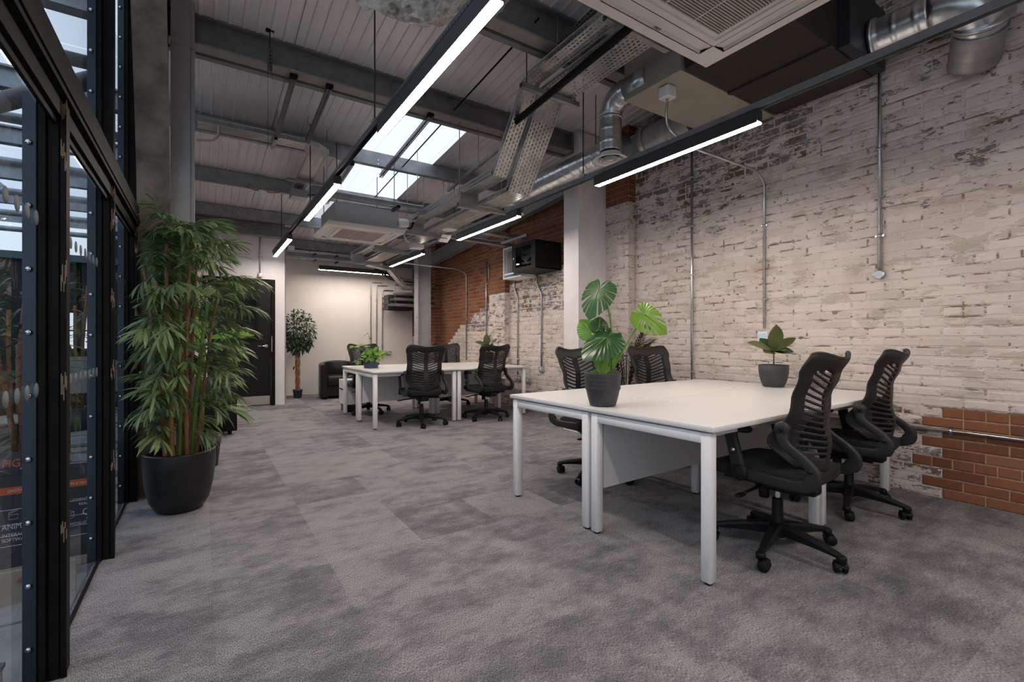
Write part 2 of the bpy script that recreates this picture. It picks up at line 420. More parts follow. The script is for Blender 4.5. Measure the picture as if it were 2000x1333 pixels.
def spline(pts, n=6):
    # Catmull-Rom through points
    P = [Vector(p) for p in pts]; P = [P[0]*2-P[1]] + P + [P[-1]*2-P[-2]]; out = []
    for i in range(1, len(P)-2):
        for k in range(n):
            t = k/n; a, b, c, d = P[i-1:i+3]
            out.append(.5*((2*b)+(c-a)*t+(2*a-5*b+4*c-d)*t*t+(3*b-a-3*c+d)*t**3))
    out.append(P[-2]); return out
# ================================================================ STRUCTURE
W = 4.42; YB = 10.6; YR = -3.0; GX = -.40
def zc(y): return 3.70-.083*(y-4.5)
def S_empty(name, loc=(0, 0, 0)):
    o = thing(name, loc, None, None); o['kind'] = 'structure'; return o
# floor of carpet tiles
fl = struct('floor', MB().box((-.46, YR, -.12), (4.75, YB+.2, -.012)), 'stone_dark')
tile = MB().box((0, 0, -.012), (.5, .5, 0)).mesh('carpet_tile'); tile.materials.append(M['carpet'])
nt = 0
for i in range(-1, 10):
    for j in range(-6, 22):
        x = -.46+.5*(i+1); y = YR+.5*(j+6)
        if x > 4.7 or y > YB: continue
        if y < -1.5: continue
        o = bpy.data.objects.new('carpet_tile', tile); C.objects.link(o); o.parent = fl; o.location = (x, y, 0); nt += 1
# ceiling of ribbed liner sheets
ceil_ = S_empty('ceiling')
def sheet_mb(x0, x1, y0, y1):
    prof = []; x = x0
    while x < x1-1e-4:
        prof += [(x, 0), (min(x+.070, x1), 0), (min(x+.078, x1), -.010), (min(x+.092, x1), -.010)]; x += .1
    prof.append((x1, 0))
    return MB().loft([[(px, y, zc(y)+pz) for px, pz in prof] for y in (y0, y1)], False, False, 0, False)
for a, b in ((-.5, .67), (.67, 1.67), (2.67, 3.67), (3.67, W+.1)):
    struct('roof_sheet', sheet_mb(a, b, YR, YB+.1), 'sheet', ceil_)
struct('roof_sheet', sheet_mb(1.67, 2.67, YR, 4.58), 'sheet', ceil_)
struct('roof_sheet', sheet_mb(1.67, 2.67, 9.15, YB+.1), 'sheet', ceil_)
sk = S_empty('window_9', (2.17, 6.8, zc(6.8)))
for y0, y1 in ((4.58, 6.1), (6.1, 7.6), (7.6, 9.15)):
    prof = []; x = 1.67
    while x < 2.67-1e-4:
        prof += [(x, 0), (x+.17, 0), (x+.185, -.012), (x+.235, -.012)]; x += .25
    prof.append((2.67, 0))
    p = MB().loft([[(px, y, zc(y)+pz) for px, pz in prof] for y in (y0, y1)], False, False, 0, False)
    struct('pane', p, 'skylight', sk)
struct('frame', MB().box((1.64, 4.58, zc(6.8)-.0), (1.67, 4.6, zc(6.8)+.01)), 'sheet', sk)

# ---------------- right wall
wr = S_empty('wall_right', (W, 3.8, 0))
struct('wall_core', MB().box((W+.03, YR, -.1), (W+.3, YB+.2, 4.6)), 'mortar', wr)
PIERS = [(3.98, 4.50, .12), (6.80, 7.32, .10), (9.63, 10.05, .12)]
def front(y):
    for a, b, d in PIERS:
        if a <= y <= b: return W-d, True
    return W, False
BND = [(4.66, 2.22), (6.79, 2.10), (6.80, 1.98), (7.32, 1.98), (7.40, 1.80), (7.98, 1.66), (8.5, 1.42), (8.97, 1.24), (9.3, 1.05), (10.6, .95)]
def is_red(y, z, k):
    jit = .10*(((k*7919) % 13)/13-.5)
    if y < 3.98: return z < .63 and y < 1.20+(.075 if k % 2 else -.075) and True
    if y < 4.6: return z > 2.88+jit
    for (a, za), (b, zb) in zip(BND, BND[1:]):
        if a <= y <= b: return z > za+(zb-za)*(y-a)/(b-a)+jit
    return False
def wear(y, z):
    if y < 1.62 and z < .66: return .55 if y > 1.05 else .3
    if y < 3.98:
        v = .05+max(0, z-2.5)*.36
        if y > 2.7 and z > 2.25: v = max(v, .26+.30*min(1, (z-2.25)/.6))
        if 2.0 < y <= 2.9 and z > 2.7: v = max(v, .60)
        if y < 2.0 and z > 2.1: v = max(v, .20+.08*math.sin(y*9+z*5))
        return min(v, .62)
    if y < 4.7: return .1+max(0, z-2.3)*.4
    if y < 6.8 and z > 1.6: return .52
    if 6.8 <= y <= 7.4: return .38
    if 7.4 < y < 8.4 and z > 1.3: return .6
    return .12
brick_list = []
CH_ = .072
def course(y0, y1, k, fr, dep, nose=True):
    z0 = k*CH_+.004; L = .225
    hdr = (k % 5 == 3)
    L = .1125 if hdr and nose else .225
    off = 0 if k % 2 == 0 else L/2
    y = math.floor(y0/L)*L-off
    while y < y1:
        a, b = max(y, y0), min(y+L, y1)
        if b-a > .03: brick_list.append((a+.0045, b-.0045, z0, z0+CH_-.009, fr, dep, k))
        y += L
segs = []
edges = [YR+1.2]
for a, b, d in PIERS: segs.append((edges[-1], a, W, .03)); segs.append((a, b, W-d, d+.02)); edges.append(b)
segs.append((edges[-1], 10.5, W, .03))
for a, b, fr, dep in segs:
    for k in range(0, 56):
        ym = (a+b)/2
        if k*CH_+.07 > zc(a)+.05: break
        course(a, b, k, fr, dep, dep < .05)
cache = {}
def brick_mb(ly, lz, dep, seed, painted):
    r = random.Random(seed); c = .009 if painted else .005
    j = lambda s: (r.random()-.5)*s
    o = MB()
    back = [Vector((dep, y, z)) for y, z in ((0, 0), (ly, 0), (ly, lz), (0, lz))]
    mid = [Vector((.004+j(.002), y+j(.002), z+j(.002))) for y, z in ((0, 0), (ly, 0), (ly, lz), (0, lz))]
    fx = j(.004 if painted else .005)
    fr = [Vector((fx+j(.002), y, z+j(.002))) for y, z in ((c, c), (ly-c, c), (ly-c, lz-c), (c, lz-c))]
    o.loft([back, mid, fr], True, False, 0, False); i = len(o.v)-4
    o.f.append((i, i+1, i+2, i+3)); o.mi.append(0); o.sm.append(False)
    return o
def attrs(me, tone, wr_):
    for nm, val in (('tone', tone), ('wear', wr_)):
        a = me.attributes.new(nm, 'FLOAT', 'FACE'); a.data.foreach_set('value', val if isinstance(val, list) else [val]*len(me.polygons))
def inview(y, z, x):
    fwd = x*.5495+y*.8355; rt = x*.8355-y*.5495
    if fwd < .3: return None
    u = 1000+920*rt/fwd; v = 665-920*(z-1.13)/fwd
    return fwd if (0 < u < 1990 and 0 < v < 1330) else None
order = []
for i, b in enumerate(brick_list):
    zt = (b[2]+b[3])/2; f = inview((b[0]+b[1])/2, zt, b[4])
    if f and b[5] < .05 and (b[0]+b[1])/2 > .55 and b[1]-b[0] > .1: order.append((f, i))
order.sort(); single = set(i for _, i in order[:298])
mass = {0: MB(), 1: MB()}; tones = {0: [], 1: []}; wears = {0: [], 1: []}
joint = MB()
for i, (a, b, z0, z1, fr, dep, k) in enumerate(brick_list):
    ym, zm = (a+b)/2, (z0+z1)/2; red = is_red(ym, zm, k)
    h = math.sin(ym*127.1+zm*311.7)*43758.5; tone = h-math.floor(h)
    wv = wear(ym, zm)
    bx = fr-.0015
    if i in single:
        q = (red, round(b-a, 2), int(tone*5), round(wv*6))
        if q not in cache:
            me = brick_mb(b-a, z1-z0, dep, hash(q) % 999 if False else int(tone*5)*7+int(red), not red).mesh('brick')
            me.materials.append(M['brick' if red else 'paint']); attrs(me, int(tone*5)/4, round(wv*6)/6); cache[q] = me
        o = bpy.data.objects.new('brick', cache[q]); C.objects.link(o); o.parent = wr; o.location = (bx-W, a-3.8, z0)
    else:
        mb = brick_mb(b-a, z1-z0, dep, i, not red)
        s = mass[int(red)]; s.ext(mb, Matrix.Translation((bx, a, z0)))
        tones[int(red)] += [tone]*len(mb.f); wears[int(red)] += [wv]*len(mb.f)
    jx = fr+(.0055 if red else .0012)
    joint.quad((jx, a-.0045, z0-.0045), (jx, a-.0045, z1+.0045), (jx, b+.0045, z1+.0045), (jx, b+.0045, z0-.0045), 0 if red else 1)
for r_ in (0, 1):
    o = struct('brickwork', mass[r_], 'brick' if r_ else 'paint', wr); o['kind'] = 'stuff'; attrs(o.data, tones[r_], wears[r_])
jo = struct('mortar_joints', joint, ['mortar', 'paint_joint'], wr)
attrs(jo.data, .5, 0.15)
for (a, b, d) in PIERS:
    zs = 2.88 if a < 4 else (1.98 if a < 7 else .95)
    o = struct('pier_core', MB().box((W-d+.01, a+.006, -.02), (W+.02, b-.006, zs), 0).box((W-d+.01, a+.006, zs), (W+.02, b-.006, zc(a)), 1), ['paint_joint', 'mortar'], wr)
    attrs(o.data, .5, .2)

# ---------------- white column in front of the pier
wc = S_empty('wall_column', (4.0, 4.5, 0)); wc.name = 'trim_1'
struct('column_boxing', MB().box((3.84, 4.36, 0), (4.299, 4.64, zc(4.4)-.02)), 'white_col', wc)
struct('bulkhead_panel', MB().box((3.6, 4.64, 3.46), (4.4, 4.70, 3.72)), 'plaster', wc)
# ---------------- back walls
struct('wall_back', MB().box((1.1, YB-.08, -.1), (4.12, YB+.15, 4.2)), 'plaster')
bs = S_empty('wall_back_return', (4.2, YB, 0)); bs.name = 'wall_back_brick'
mbb = MB(); tn = []; mbp = MB(); tp = []; jj = MB()
for k in range(46):
    z0 = k*CH_+.004
    for a in (4.12-(.11 if k % 2 else 0), 4.345-(.11 if k % 2 else 0)):
        x0, x1 = max(a, 4.12), min(a+.216, W)
        if x1-x0 < .03: continue
        t_ = ((k*37+int(a*91)) % 17)/17; red = z0 > 1.2
        s = mbb if red else mbp; s.box((x0, 10.5, z0), (x1, 10.56, z0+.063)); (tn if red else tp).extend([t_]*6)
struct('brick_core', MB().box((4.12, 10.507, 0), (W+.02, 10.7, 1.2), 0).box((4.12, 10.507, 1.2), (W+.02, 10.7, 4.2), 1), ['paint', 'mortar'], bs)
o = struct('brickwork', mbb, 'brick', bs); o['kind'] = 'stuff'; attrs(o.data, tn, .1)
o = struct('brickwork', mbp, 'paint', bs); o['kind'] = 'stuff'; attrs(o.data, tp, .1)
# door wall
wd = MB()
wd.box((-.46, 9.15, -.1), (.02, 9.3, 3.4)).box((1.04, 9.15, -.1), (1.22, 9.3, 3.4)).box((.02, 9.15, 2.17), (1.04, 9.3, 3.4)).box((1.10, 9.3, -.1), (1.22, YB, 3.4))
struct('wall_door_side', wd, 'plaster_cool')
struct('wall_left', MB().box((-.58, 6.28, -.1), (-.44, 9.3, 3.9)), 'plaster_cool')
struct('wall_rear', MB().box((-.6, YR-.15, -.1), (4.8, YR, 4.6)), 'plaster')
struct('trim_2', MB().box((1.215, 9.145, 0), (1.235, 9.165, 3.0)), 'chrome')
# door
d1 = S_empty('door_1', (.53, 9.15, 0))
struct('door_frame', MB().box((.0, 9.10, 0), (.06, 9.2, 2.18)).box((1.0, 9.10, 0), (1.06, 9.2, 2.18)).box((.06, 9.10, 2.12), (1.0, 9.2, 2.18)), 'black_steel', d1)
lf = MB().box((.065, 9.14, .01), (.52, 9.19, 2.115)).box((.79, 9.14, .01), (.995, 9.19, 2.115)).box((.52, 9.14, .01), (.79, 9.19, 1.13)).box((.52, 9.14, 1.85), (.79, 9.19, 2.115))
leaf = struct('door_leaf', lf, 'door_black', d1)
struct('glazing_bead', MB().box((.50, 9.125, 1.11), (.81, 9.14, 1.145)).box((.50, 9.125, 1.835), (.81, 9.14, 1.87)).box((.50, 9.125, 1.145), (.535, 9.14, 1.835)).box((.775, 9.125, 1.145), (.81, 9.14, 1.835)), 'black_steel', d1)
struct('pane', MB().box((.535, 9.15, 1.145), (.775, 9.16, 1.835)), 'glass_dark', d1)
struct('backing', MB().box((.2, 9.6, .8), (1.0, 9.62, 2.1)), 'grey_col', d1)
struct('kick_plate', MB().box((.085, 9.133, .02), (.98, 9.14, .17)), 'kick', d1)
hd = MB().cyl((.92, 9.135, 1.03), (.92, 9.10, 1.03), .026, 16).tube([(.92, 9.12, 1.03), (.92, 9.075, 1.03), (.905, 9.07, 1.03), (.79, 9.07, 1.03)], .0105, 10)
struct('door_handle', hd, 'chrome', d1)
struct('hinge', MB().box((1.0, 9.09, .93), (1.012, 9.10, 1.2)), 'chrome', d1)

# ---------------- rafters, purlins
def ibeam_x(x0, x1, y, zb, h, wf, tw=.012, tf=.016):
    m = MB(); m.box((x0, y, zb), (x1, y+wf, zb+tf), 1); m.box((x0, y, zb+h-tf), (x1, y+wf, zb+h)); m.box((x0, y+wf/2-tw/2, zb+tf), (x1, y+wf/2+tw/2, zb+h-tf)); return m
def purlin(y, zb, h, x0, x1, mat, lab, big=False):
    t = thing('roof_purlin', ((x0+x1)/2, y, zb), lab, 'purlin', 'steel roof purlins')
    if big:
        m = ibeam_x(x0, x1, y-.02, zb, h, .125); m.build('beam_section', ['purlin', 'flange'], t)
        MB().box((x0, y+.125, zb-.012), (x1, y+.185, zb+.05)).build('lower_angle', 'purlin', t)
        for bx in (x0+.012, x1-.012): MB().box((bx-.012, y-.03, zb-.02), (bx+.012, y+.14, zb+h)).build('end_plate', 'purlin', t)
    else:
        m = MB().box((x0, y, zb), (x1, y+.065, zb+.004)).box((x0, y, zb), (x1, y+.004, zb+.02)).box((x0, y+.061, zb), (x1, y+.066, zb+h)).box((x0, y+.062, zb+h-.004), (x1, y+.13, zb+h))
        m.build('beam_section', mat, t)
        for bx in (x0+.8, x0+2.2):
            for dz in (.05, .10): MB().cyl((bx, y+.06, zb+dz), (bx, y+.052, zb+dz), .008, 8).build('bolt', 'chrome', t)
    return t
purlin(1.55, zc(1.55)-.29, .28, -.3, W, 'purlin', 'dark steel roof beam overhead, above the near ceiling cassette', True)
purlin(3.02, 3.53, .28, -.3, W, 'purlin', 'dark steel roof beam that crosses just behind the foil wrapped duct', True)
purlin(4.47, 3.46, .24, -.3, 3.83, 'purlin', 'dark deep steel roof beam ending against the white column', True)
purlin(5.98, 3.36, .20, -.3, W, 'purlin_light', 'galvanised roof purlin behind the perforated tray across the skylight')
purlin(7.42, 3.24, .20, -.3, W, 'purlin_light', 'galvanised roof purlin that carries the small round ceiling detector')
purlin(8.88, 3.12, .20, -.3, W, 'purlin_light', 'galvanised roof purlin just in front of the wall with the black door')
purlin(10.40, 2.99, .20, 1.2, W, 'purlin_light', 'galvanised roof purlin above the far cream wall')
wb = thing('wall_head_beam', (.6, 9.05, 3.0), 'dark steel beam along the top of the wall with the black door', 'beam')
ibeam_x(-.3, 1.3, 9.0, 2.90, .2, .12).build('beam_section', ['purlin', 'flange'], wb)
wb2 = thing('wall_head_beam', (2.7, 10.4, 2.8), 'grey steel beam along the top of the far cream wall', 'beam')
ibeam_x(1.22, 4.4, 10.38, 2.80, .17, .12).build('beam_section', ['purlin_light', 'purlin_light'], wb2)
def rafter(x0, x1, ya, yb, dz, h, lab, m1='grey_col'):
    t = thing('rafter', ((x0+x1)/2, ya, zc(ya)-dz), lab, 'rafter')
    pr = lambda z0, z1, xa, xb: MB().loft([[(xa, y, zc(y)-dz+z0), (xb, y, zc(y)-dz+z0), (xb, y, zc(y)-dz+z1), (xa, y, zc(y)-dz+z1)] for y in (ya, yb)], True, True, 0, False)
    m = pr(0, .016, x0, x1); m.ext(pr(h-.016, h, x0, x1)); xm = (x0+x1)/2; m.ext(pr(.016, h-.016, xm-.008, xm+.008)); m.build('beam_section', m1, t)
    return t
rafter(4.19, 4.30, 3.0, YB-.1, .50, .26, 'sloping grey rafter running along the top of the brick wall', 'purlin_light')
# steel posts
t = thing('steel_post', (3.83, 9.2, 0), 'grey H section steel post in front of the red brick at the far end', 'post')
MB().box((3.68, 9.1, 0), (3.70, 9.3, 3.05)).box((3.70, 9.19, 0), (3.95, 9.205, 3.05)).box((3.95, 9.1, 0), (3.965, 9.3, 3.05)).build('post_section', 'grey_col', t)
MB().box((3.65, 9.07, 0), (3.99, 9.33, .015)).build('base_plate', 'grey_col', t)
for z in (.4, 1.6, 2.4): MB().cyl((3.68, 9.14, z), (3.672, 9.14, z), .012, 8).build('bolt', 'dark_bar', t)
t = thing('steel_post', (-.12, 4.35, 0), 'pale grey boxed steel post rising behind the tall bamboo', 'post')
MB().box((-.195, 4.28, 0), (-.075, 4.43, zc(4.4)-.02)).build('post_section', 'grey_col', t)
MB().box((-.073, 4.30, 0), (-.048, 4.43, zc(4.4)-.02)).build('side_channel', 'grey_col', t)
MB().box((-.200, 4.274, 3.33), (-.045, 4.434, 3.345)).build('collar', 'grey_col', t)
# mottled haunch
hz = [(4.44, 0), (4.28, 0), (4.27, 1.2), (4.25, 1.9), (4.20, 2.3), (4.10, 2.7), (3.96, 3.1), (3.82, 3.5), (3.76, 3.7), (4.44, 3.68)]
t = thing('haunch_column', (-.29, 4.3, 0), 'mottled brown tapering column widening upward beside the glazed partition', 'column')
MB().prism(hz, 'x', -.365, -.215).build('column_body', 'concrete', t)
MB().prism([(p[0]-.012, p[1]) for p in hz[1:9]]+[(p[0], p[1]) for p in reversed(hz[1:9])], 'x', -.385, -.195).build('edge_flange', 'concrete', t)

# ---------------- glazed partition on the left
POSTS = [-1.96, -.93, .10, 1.13, 2.16, 3.19, 4.22, 5.25, 6.28]
dot = MB().lathe([(0, -.0006), (.024, -.0006), (.024, .0006), (0, .0006)], seg=20, axis='x').mesh('film_dot'); dot.materials.append(M['dot'])
cap = MB().lathe([(.0125, 0), (.0125, -.004), (.008, -.007), (0, -.008)], seg=12, axis='y').mesh('bolt'); 
cap2 = MB(); cap2.lathe([(0, -.008), (.006, -.0075), (.0095, -.004), (.0095, 0)], seg=10, axis='z')
bolt = bpy.data.meshes.new('bolt'); bolt = cap2.mesh('bolt'); bolt.materials.append(M['chrome'])
for n, (ya, yb) in enumerate(zip(POSTS, POSTS[1:])):
    win = S_empty('window_%d' % (n+1), (GX, yb, 0)); y = yb; zt = 3.75
    hp = zt if n % 2 == 0 or n > 4 else 1.94
    if n < 3: hp = zt if n == 0 else 1.94
    po = MB().box((-.440, y-.01, 0), (-.385, y+.055, hp)).box((-.452, y-.03, 0), (-.43, y-.008, hp)).box((-.395, y-.022, 0), (-.380, y-.008, 1.93))
    po.box((-.425, y-.017, 0), (-.40, y-.010, 1.93))
    p = struct('mullion', po, 'black_steel', win)
    if n >= 3:
        r_ = random.Random(n); wm = MB()
        for zz in (.48, .95, 1.32, 1.72, 1.88):
            for q in range(5):
                h_ = .02+.05*r_.random(); z0 = zz+(r_.random()-.5)*.06; x0 = -.394+q*.0032
                wm.box((x0, y-.0226, z0), (x0+.0026, y-.0215, z0+h_))
        wm.build('bare_metal_scuff', 'rust', p)
    pl = struct('cover_plate', MB().box((-.488, y-.012, -.1), (-.448, y+.0, hp)).box((-.450, y-.03, -.1), (-.447, y+.05, hp)), 'blue_plate', win)
    z = .12
    while z < hp-.05:
        o = bpy.data.objects.new('bolt', bolt); C.objects.link(o); o.parent = pl; o.location = (-.472-GX, -.012, z); o.rotation_euler.x = -PI/2; z += .207
    struct('sash_frame', MB().box((-.447, ya+.055, .0), (-.435, yb-.01, .012)).box((-.43, ya+.055, 1.875), (-.392, yb-.01, 1.935)).box((-.415, ya+.055, 1.85), (-.405, yb-.01, 1.876)).box((-.43, ya+.055, 2.065), (-.40, yb-.01, 2.10)), 'black_steel', win)
    lo = struct('pane', MB().quad((-.445, ya+.05, .02), (-.445, yb, .02), (-.445, yb, 1.89), (-.445, ya+.05, 1.89)), 'glass', win)
    struct('pane', MB().quad((-.445, ya+.05, 2.08), (-.445, yb, 2.08), (-.445, yb, zt), (-.445, ya+.05, zt)), 'glass', win)
    if yb > 1:
        for zz in (1.52, .97):
            yy = ya+.11
            while yy < yb-.05:
                o = bpy.data.objects.new('film_dot', dot); C.objects.link(o); o.parent = lo; o.location = (-.4405-GX, yy-yb, zz); yy += .0935
struct('trim_3', MB().box((-.44, -1.96, 1.935), (-.372, 6.3, 2.065)).box((-.372, -1.96, 1.955), (-.366, 6.3, 1.975)), 'black_steel')
struct('trim_4', MB().box((-.46, -3, 3.72), (-.36, 6.3, 3.92)), 'black_steel')

# ================================================================ OUTSIDE THE GLAZING
struct('ground', MB().box((-7, -4, -.5), (-.46, 16, -.13)), 'stone')
gb = S_empty('ground_bands', (-2, 3, -.13)); gb.name = 'ground_paving'
i = 0; y = -.6
pat = [('stone', .42), ('stone_dark', .16), ('stone_tan', .30), ('stone_dark', .2), ('stone', .33), ('stone', .33)]
while y < 12:
    mt, d_ = pat[i % 6]; x = -6.0+(.4 if i % 2 else 0)
    while x < -.5:
        x1 = min(x+1.2, -.5)
        if x1-x > .1: struct('paving_slab', MB().box((x+.003, y+.003, -.13), (x1-.003, y+d_-.003, -.09-.004*(i % 3))), mt, gb)
        x += 1.2
    y += d_; i += 1
# canopy
cn = thing('canopy', (-2.8, 6, 3.3), 'steel framed translucent canopy outside, above the glazed partition', 'canopy')
for yy in (2.2, 3.6, 5.0, 6.4, 7.8, 9.2, 10.6):
    ibeam_x(-5.6, -.52, yy, 3.02, .17, .1).build('beam', ['purlin_light', 'purlin_light'], cn)
    MB().cyl((-5.6, yy+.62, 3.0), (-.52, yy+.62, 3.0), .045, 10).build('pipe', 'purlin_light', cn)
yy = -1.0
while yy < 11:
    for xa, xb in ((-5.6, -4.0), (-3.98, -2.3), (-2.28, -.5)):
        MB().quad((xa, yy, 3.26), (xb, yy, 3.26), (xb, yy+1.38, 3.26), (xa, yy+1.38, 3.26)).build('roof_pane', 'canopy', cn)
    yy += 1.4
for xx in (-4.0, -2.3): MB().box((xx, -1, 3.20), (xx+.04, 11, 3.25)).build('glazing_bar', 'purlin_light', cn)
t = one('brace_pipe', MB().tube([(-2.2, 4.42, 2.0), (-.58, 4.42, 3.02)], .06, 14), 'purlin', 'thick diagonal steel pipe outside, rising under the canopy', 'pipe')
# outer wall with window openings
ow = S_empty('wall_outer', (-2, 11.3, 0))
m = MB().box((-7, 11.2, -.2), (-2.06, 11.4, 2.62)).box((-1.86, 11.2, -.2), (-1.79, 11.4, 2.62)).box((-1.60, 11.2, -.2), (-.46, 11.4, 3.9)).box((-2.06, 11.2, 1.62), (-1.60, 11.4, 2.62)).box((-2.06, 11.2, -.2), (-1.60, 11.4, .98))
struct('wall_panel', m, 'outer_dark', ow)
struct('sill_rail', MB().box((-7, 11.1, .42), (-.46, 11.2, .62)), 'teal', ow)
struct('sill_rail', MB().box((-7, 11.1, 2.5), (-.46, 11.2, 2.62)), 'teal', ow)
for zz in (1.30,): struct('glazing_bar', MB().box((-2.06, 11.25, zz-.012), (-1.6, 11.3, zz+.012)), 'black_steel', ow)
struct('wall_outer_side', MB().box((-6.2, -3, -.2), (-6.0, 11.3, 2.2)), 'outer_dark')
# ================================================================ CEILING SERVICES
ROWS = (1.02, 3.00)
def lamp(x, y0, y1, label, along='y', z=2.53):
    t = thing('linear_lamp', (x, (y0+y1)/2, z) if along == 'y' else ((y0+y1)/2, x, z), label, 'lamp', 'suspended linear lamps')
    w_ = .033
    if along == 'y': B = lambda a0, b0, a1, b1, c0, c1: ((x+a0, y0+b0, z+c0), (x+a1, y1+b1, z+c1))
    else: B = lambda a0, b0, a1, b1, c0, c1: ((y0+b0, x+a0, z+c0), (y1+b1, x+a1, z+c1))
    m = MB(); m.box(*B(-w_, 0, -w_+.004, 0, 0, .088)); m.box(*B(w_-.004, 0, w_, 0, 0, .088)); m.box(*B(-w_, 0, w_, 0, .084, .088))
    m.build('housing', 'lamp_body', t)
    for e in (0, 1):
        yy = (y0, y0+.004) if e == 0 else (y1-.004, y1)
        a = (x-w_+.004, yy[0], z+.012) if along == 'y' else (yy[0], x-w_+.004, z+.012)
        b = (x+w_-.004, yy[1], z+.084) if along == 'y' else (yy[1], x+w_-.004, z+.084)
        MB().box(a, b).build('end_cap', 'lamp_body', t)
    MB().box(*B(-w_+.0045, .0045, w_-.0045, -.0045, .001, .012)).build('diffuser', 'lamp', t)
    return t
spans = [(-1.10, .42), (1.66, 3.16), (4.42, 5.94), (7.2, 8.78)]
nm = ['the one by the tall window, nearest of its row', 'the long bright one reaching the foil duct', 'the middle one of its row, before the far cassette', 'the shortest one, beside the white wall with the door']
nm2 = ['only its bright tip showing beside the big duct elbow', 'hung before the galvanised plenum and painted brick', 'in front of the network cabinet and red brick', 'the small one in front of the grey steel post']
for i, (a, b) in enumerate(spans):
    lamp(ROWS[0], a, b, 'black linear lamp over the carpet, '+nm[i])
    lamp(ROWS[1], a, b, 'black linear lamp over the desks, '+nm2[i])
tq = lamp(9.9, 1.93, 3.36, 'black linear lamp hung crosswise in front of the far cream wall', 'x')
for x in (2.1, 3.2): MB().cyl((x, 9.9, 2.615), (x, 9.9, zc(9.9)), .002, 5).build('wire', 'dark_bar', tq)
for i, x in enumerate(ROWS):
    t = thing('mounting_rail', (x, 4, 2.63), ['dark slotted rail carrying the lamps over the open carpet', 'dark slotted rail carrying the lamps over the desks'][i], 'rail')
    rm_ = ('dark_bar', 'purlin')[i]
    m = MB(); m.box((x-.021, -1.3, 2.66), (x+.021, 9.0, 2.664)); m.box((x-.021, -1.3, 2.622), (x-.018, 9.0, 2.66)); m.box((x+.018, -1.3, 2.622), (x+.021, 9.0, 2.66))
    m.build('channel', rm_, t)
    if i == 1: pass
    m = MB(); m.quad((x-.0215, -1.3, 2.622), (x-.0215, 9, 2.622), (x-.0215, 9, 2.664), (x-.0215, -1.3, 2.664), uv=[(0, -.0), (10.3, 0), (10.3, .04), (0, .04)]); m.build('slotted_side', 'strut' if i == 0 else rm_, t)
    for a, b in spans:
        MB().box((x-.03, b-.5, 2.619), (x+.03, b-.1, 2.623)).build('bracket_plate', 'dark_bar', t)
    for y in ((3.32, 5.7, 8.0) if i == 0 else (3.34, 6.05, 7.5)):
        MB().cyl((x, y, 2.66), (x, y, zc(y)-.03), .006, 8).build('hanging_rod', 'dark_bar', t)
        MB().box((x-.02, y-.03, 2.664), (x+.02, y+.03, 2.69)).build('clamp', 'grey_box', t)

# cassettes ------------------------------------------------------
def cassette(x0, y0, label, s=.95, z=2.51, h=.30):
    t = thing('ceiling_cassette', (x0+s/2, y0+s/2, z), label, 'air conditioner', 'ceiling air conditioning cassettes')
    P = lambda u, v, dz=0: (x0+u*s, y0+v*s, z+dz)
    # panel: sloping rim, flat ring with vane openings, centre grille recess
    m = MB()
    ring = lambda o, dz: [P(o, o, dz), P(1-o, o, dz), P(1-o, 1-o, dz), P(o, 1-o, dz)]
    m.loft([ring(0, .05), ring(0, .035), ring(.02, .004), ring(.045, 0)], True, False, 0, False)
    m.loft([ring(.045, 0), ring(.075, 0)], True, False, 0, False)
    m.loft([ring(.155, 0), ring(.185, 0), ring(.19, .008), ring(.215, .008)], True, False, 0, False)
    for k in range(4):
        def Q(u, v, dz): 
            for _ in range(k): u, v = 1-v, u
            return P(u, v, dz)
        m.quad(Q(.075, .075, 0), Q(.16, .075, 0), Q(.16, .155, 0), Q(.075, .155, 0))
    m.loft([ring(0, .05), ring(.08, .052)], True, False, 0, False)
    m.build('panel', 'ac_white', t)
    for k in range(4):
        def Q(u, v, dz):
            for _ in range(k): u, v = 1-v, u
            return P(u, v, dz)
        v = MB().quad(Q(.16, .085, .016), Q(.84, .085, .016), Q(.84, .150, .001), Q(.16, .150, .001))
        v.quad(Q(.16, .078, .002), Q(.84, .078, .002), Q(.84, .085, .016), Q(.16, .085, .016)); v.build('air_vane', 'ac_white', t)
        MB().quad(Q(.158, .075, .03), Q(.842, .075, .03), Q(.842, .157, .03), Q(.158, .157, .03)).build('vane_slot', 'dark_void', t)
    MB().quad(P(.215, .215, .02), P(.785, .215, .02), P(.785, .785, .02), P(.215, .785, .02)).build('filter', 'dark_void', t)
    g = MB(); n = 44
    for k in range(n):
        u = .22+.56*k/(n-1); g.box(P(.215, u-.0034, .002), P(.785, u+.0034, .014))
    o = g.build('grille', 'ac_grille', t); o['kind'] = 'stuff'
    for v in (.40, .60): MB().box(P(v-.002, .215, .0), P(v+.002, .785, .003)).build('grille_bar', 'ac_white', t)
    MB().box(P(.09, .09, .04), P(.91, .91, h)).build('casing', 'grey_box' if h < .31 else 'dark_metal', t)
    for (u, v) in ((.12, .12), (.88, .12), (.12, .88), (.88, .88)):
        MB().cyl(P(u, v, h), (x0+u*s, y0+v*s, zc(y0+v*s)-.05), .005, 6).build('hanging_rod', 'dark_bar', t)
    return t
ac1 = cassette(1.205, .525, 'large white ceiling cassette overhead with slatted square grille, cut by the top edge')
ac2 = cassette(1.255, 5.86, 'white ceiling cassette with grey casing hung below the skylight')
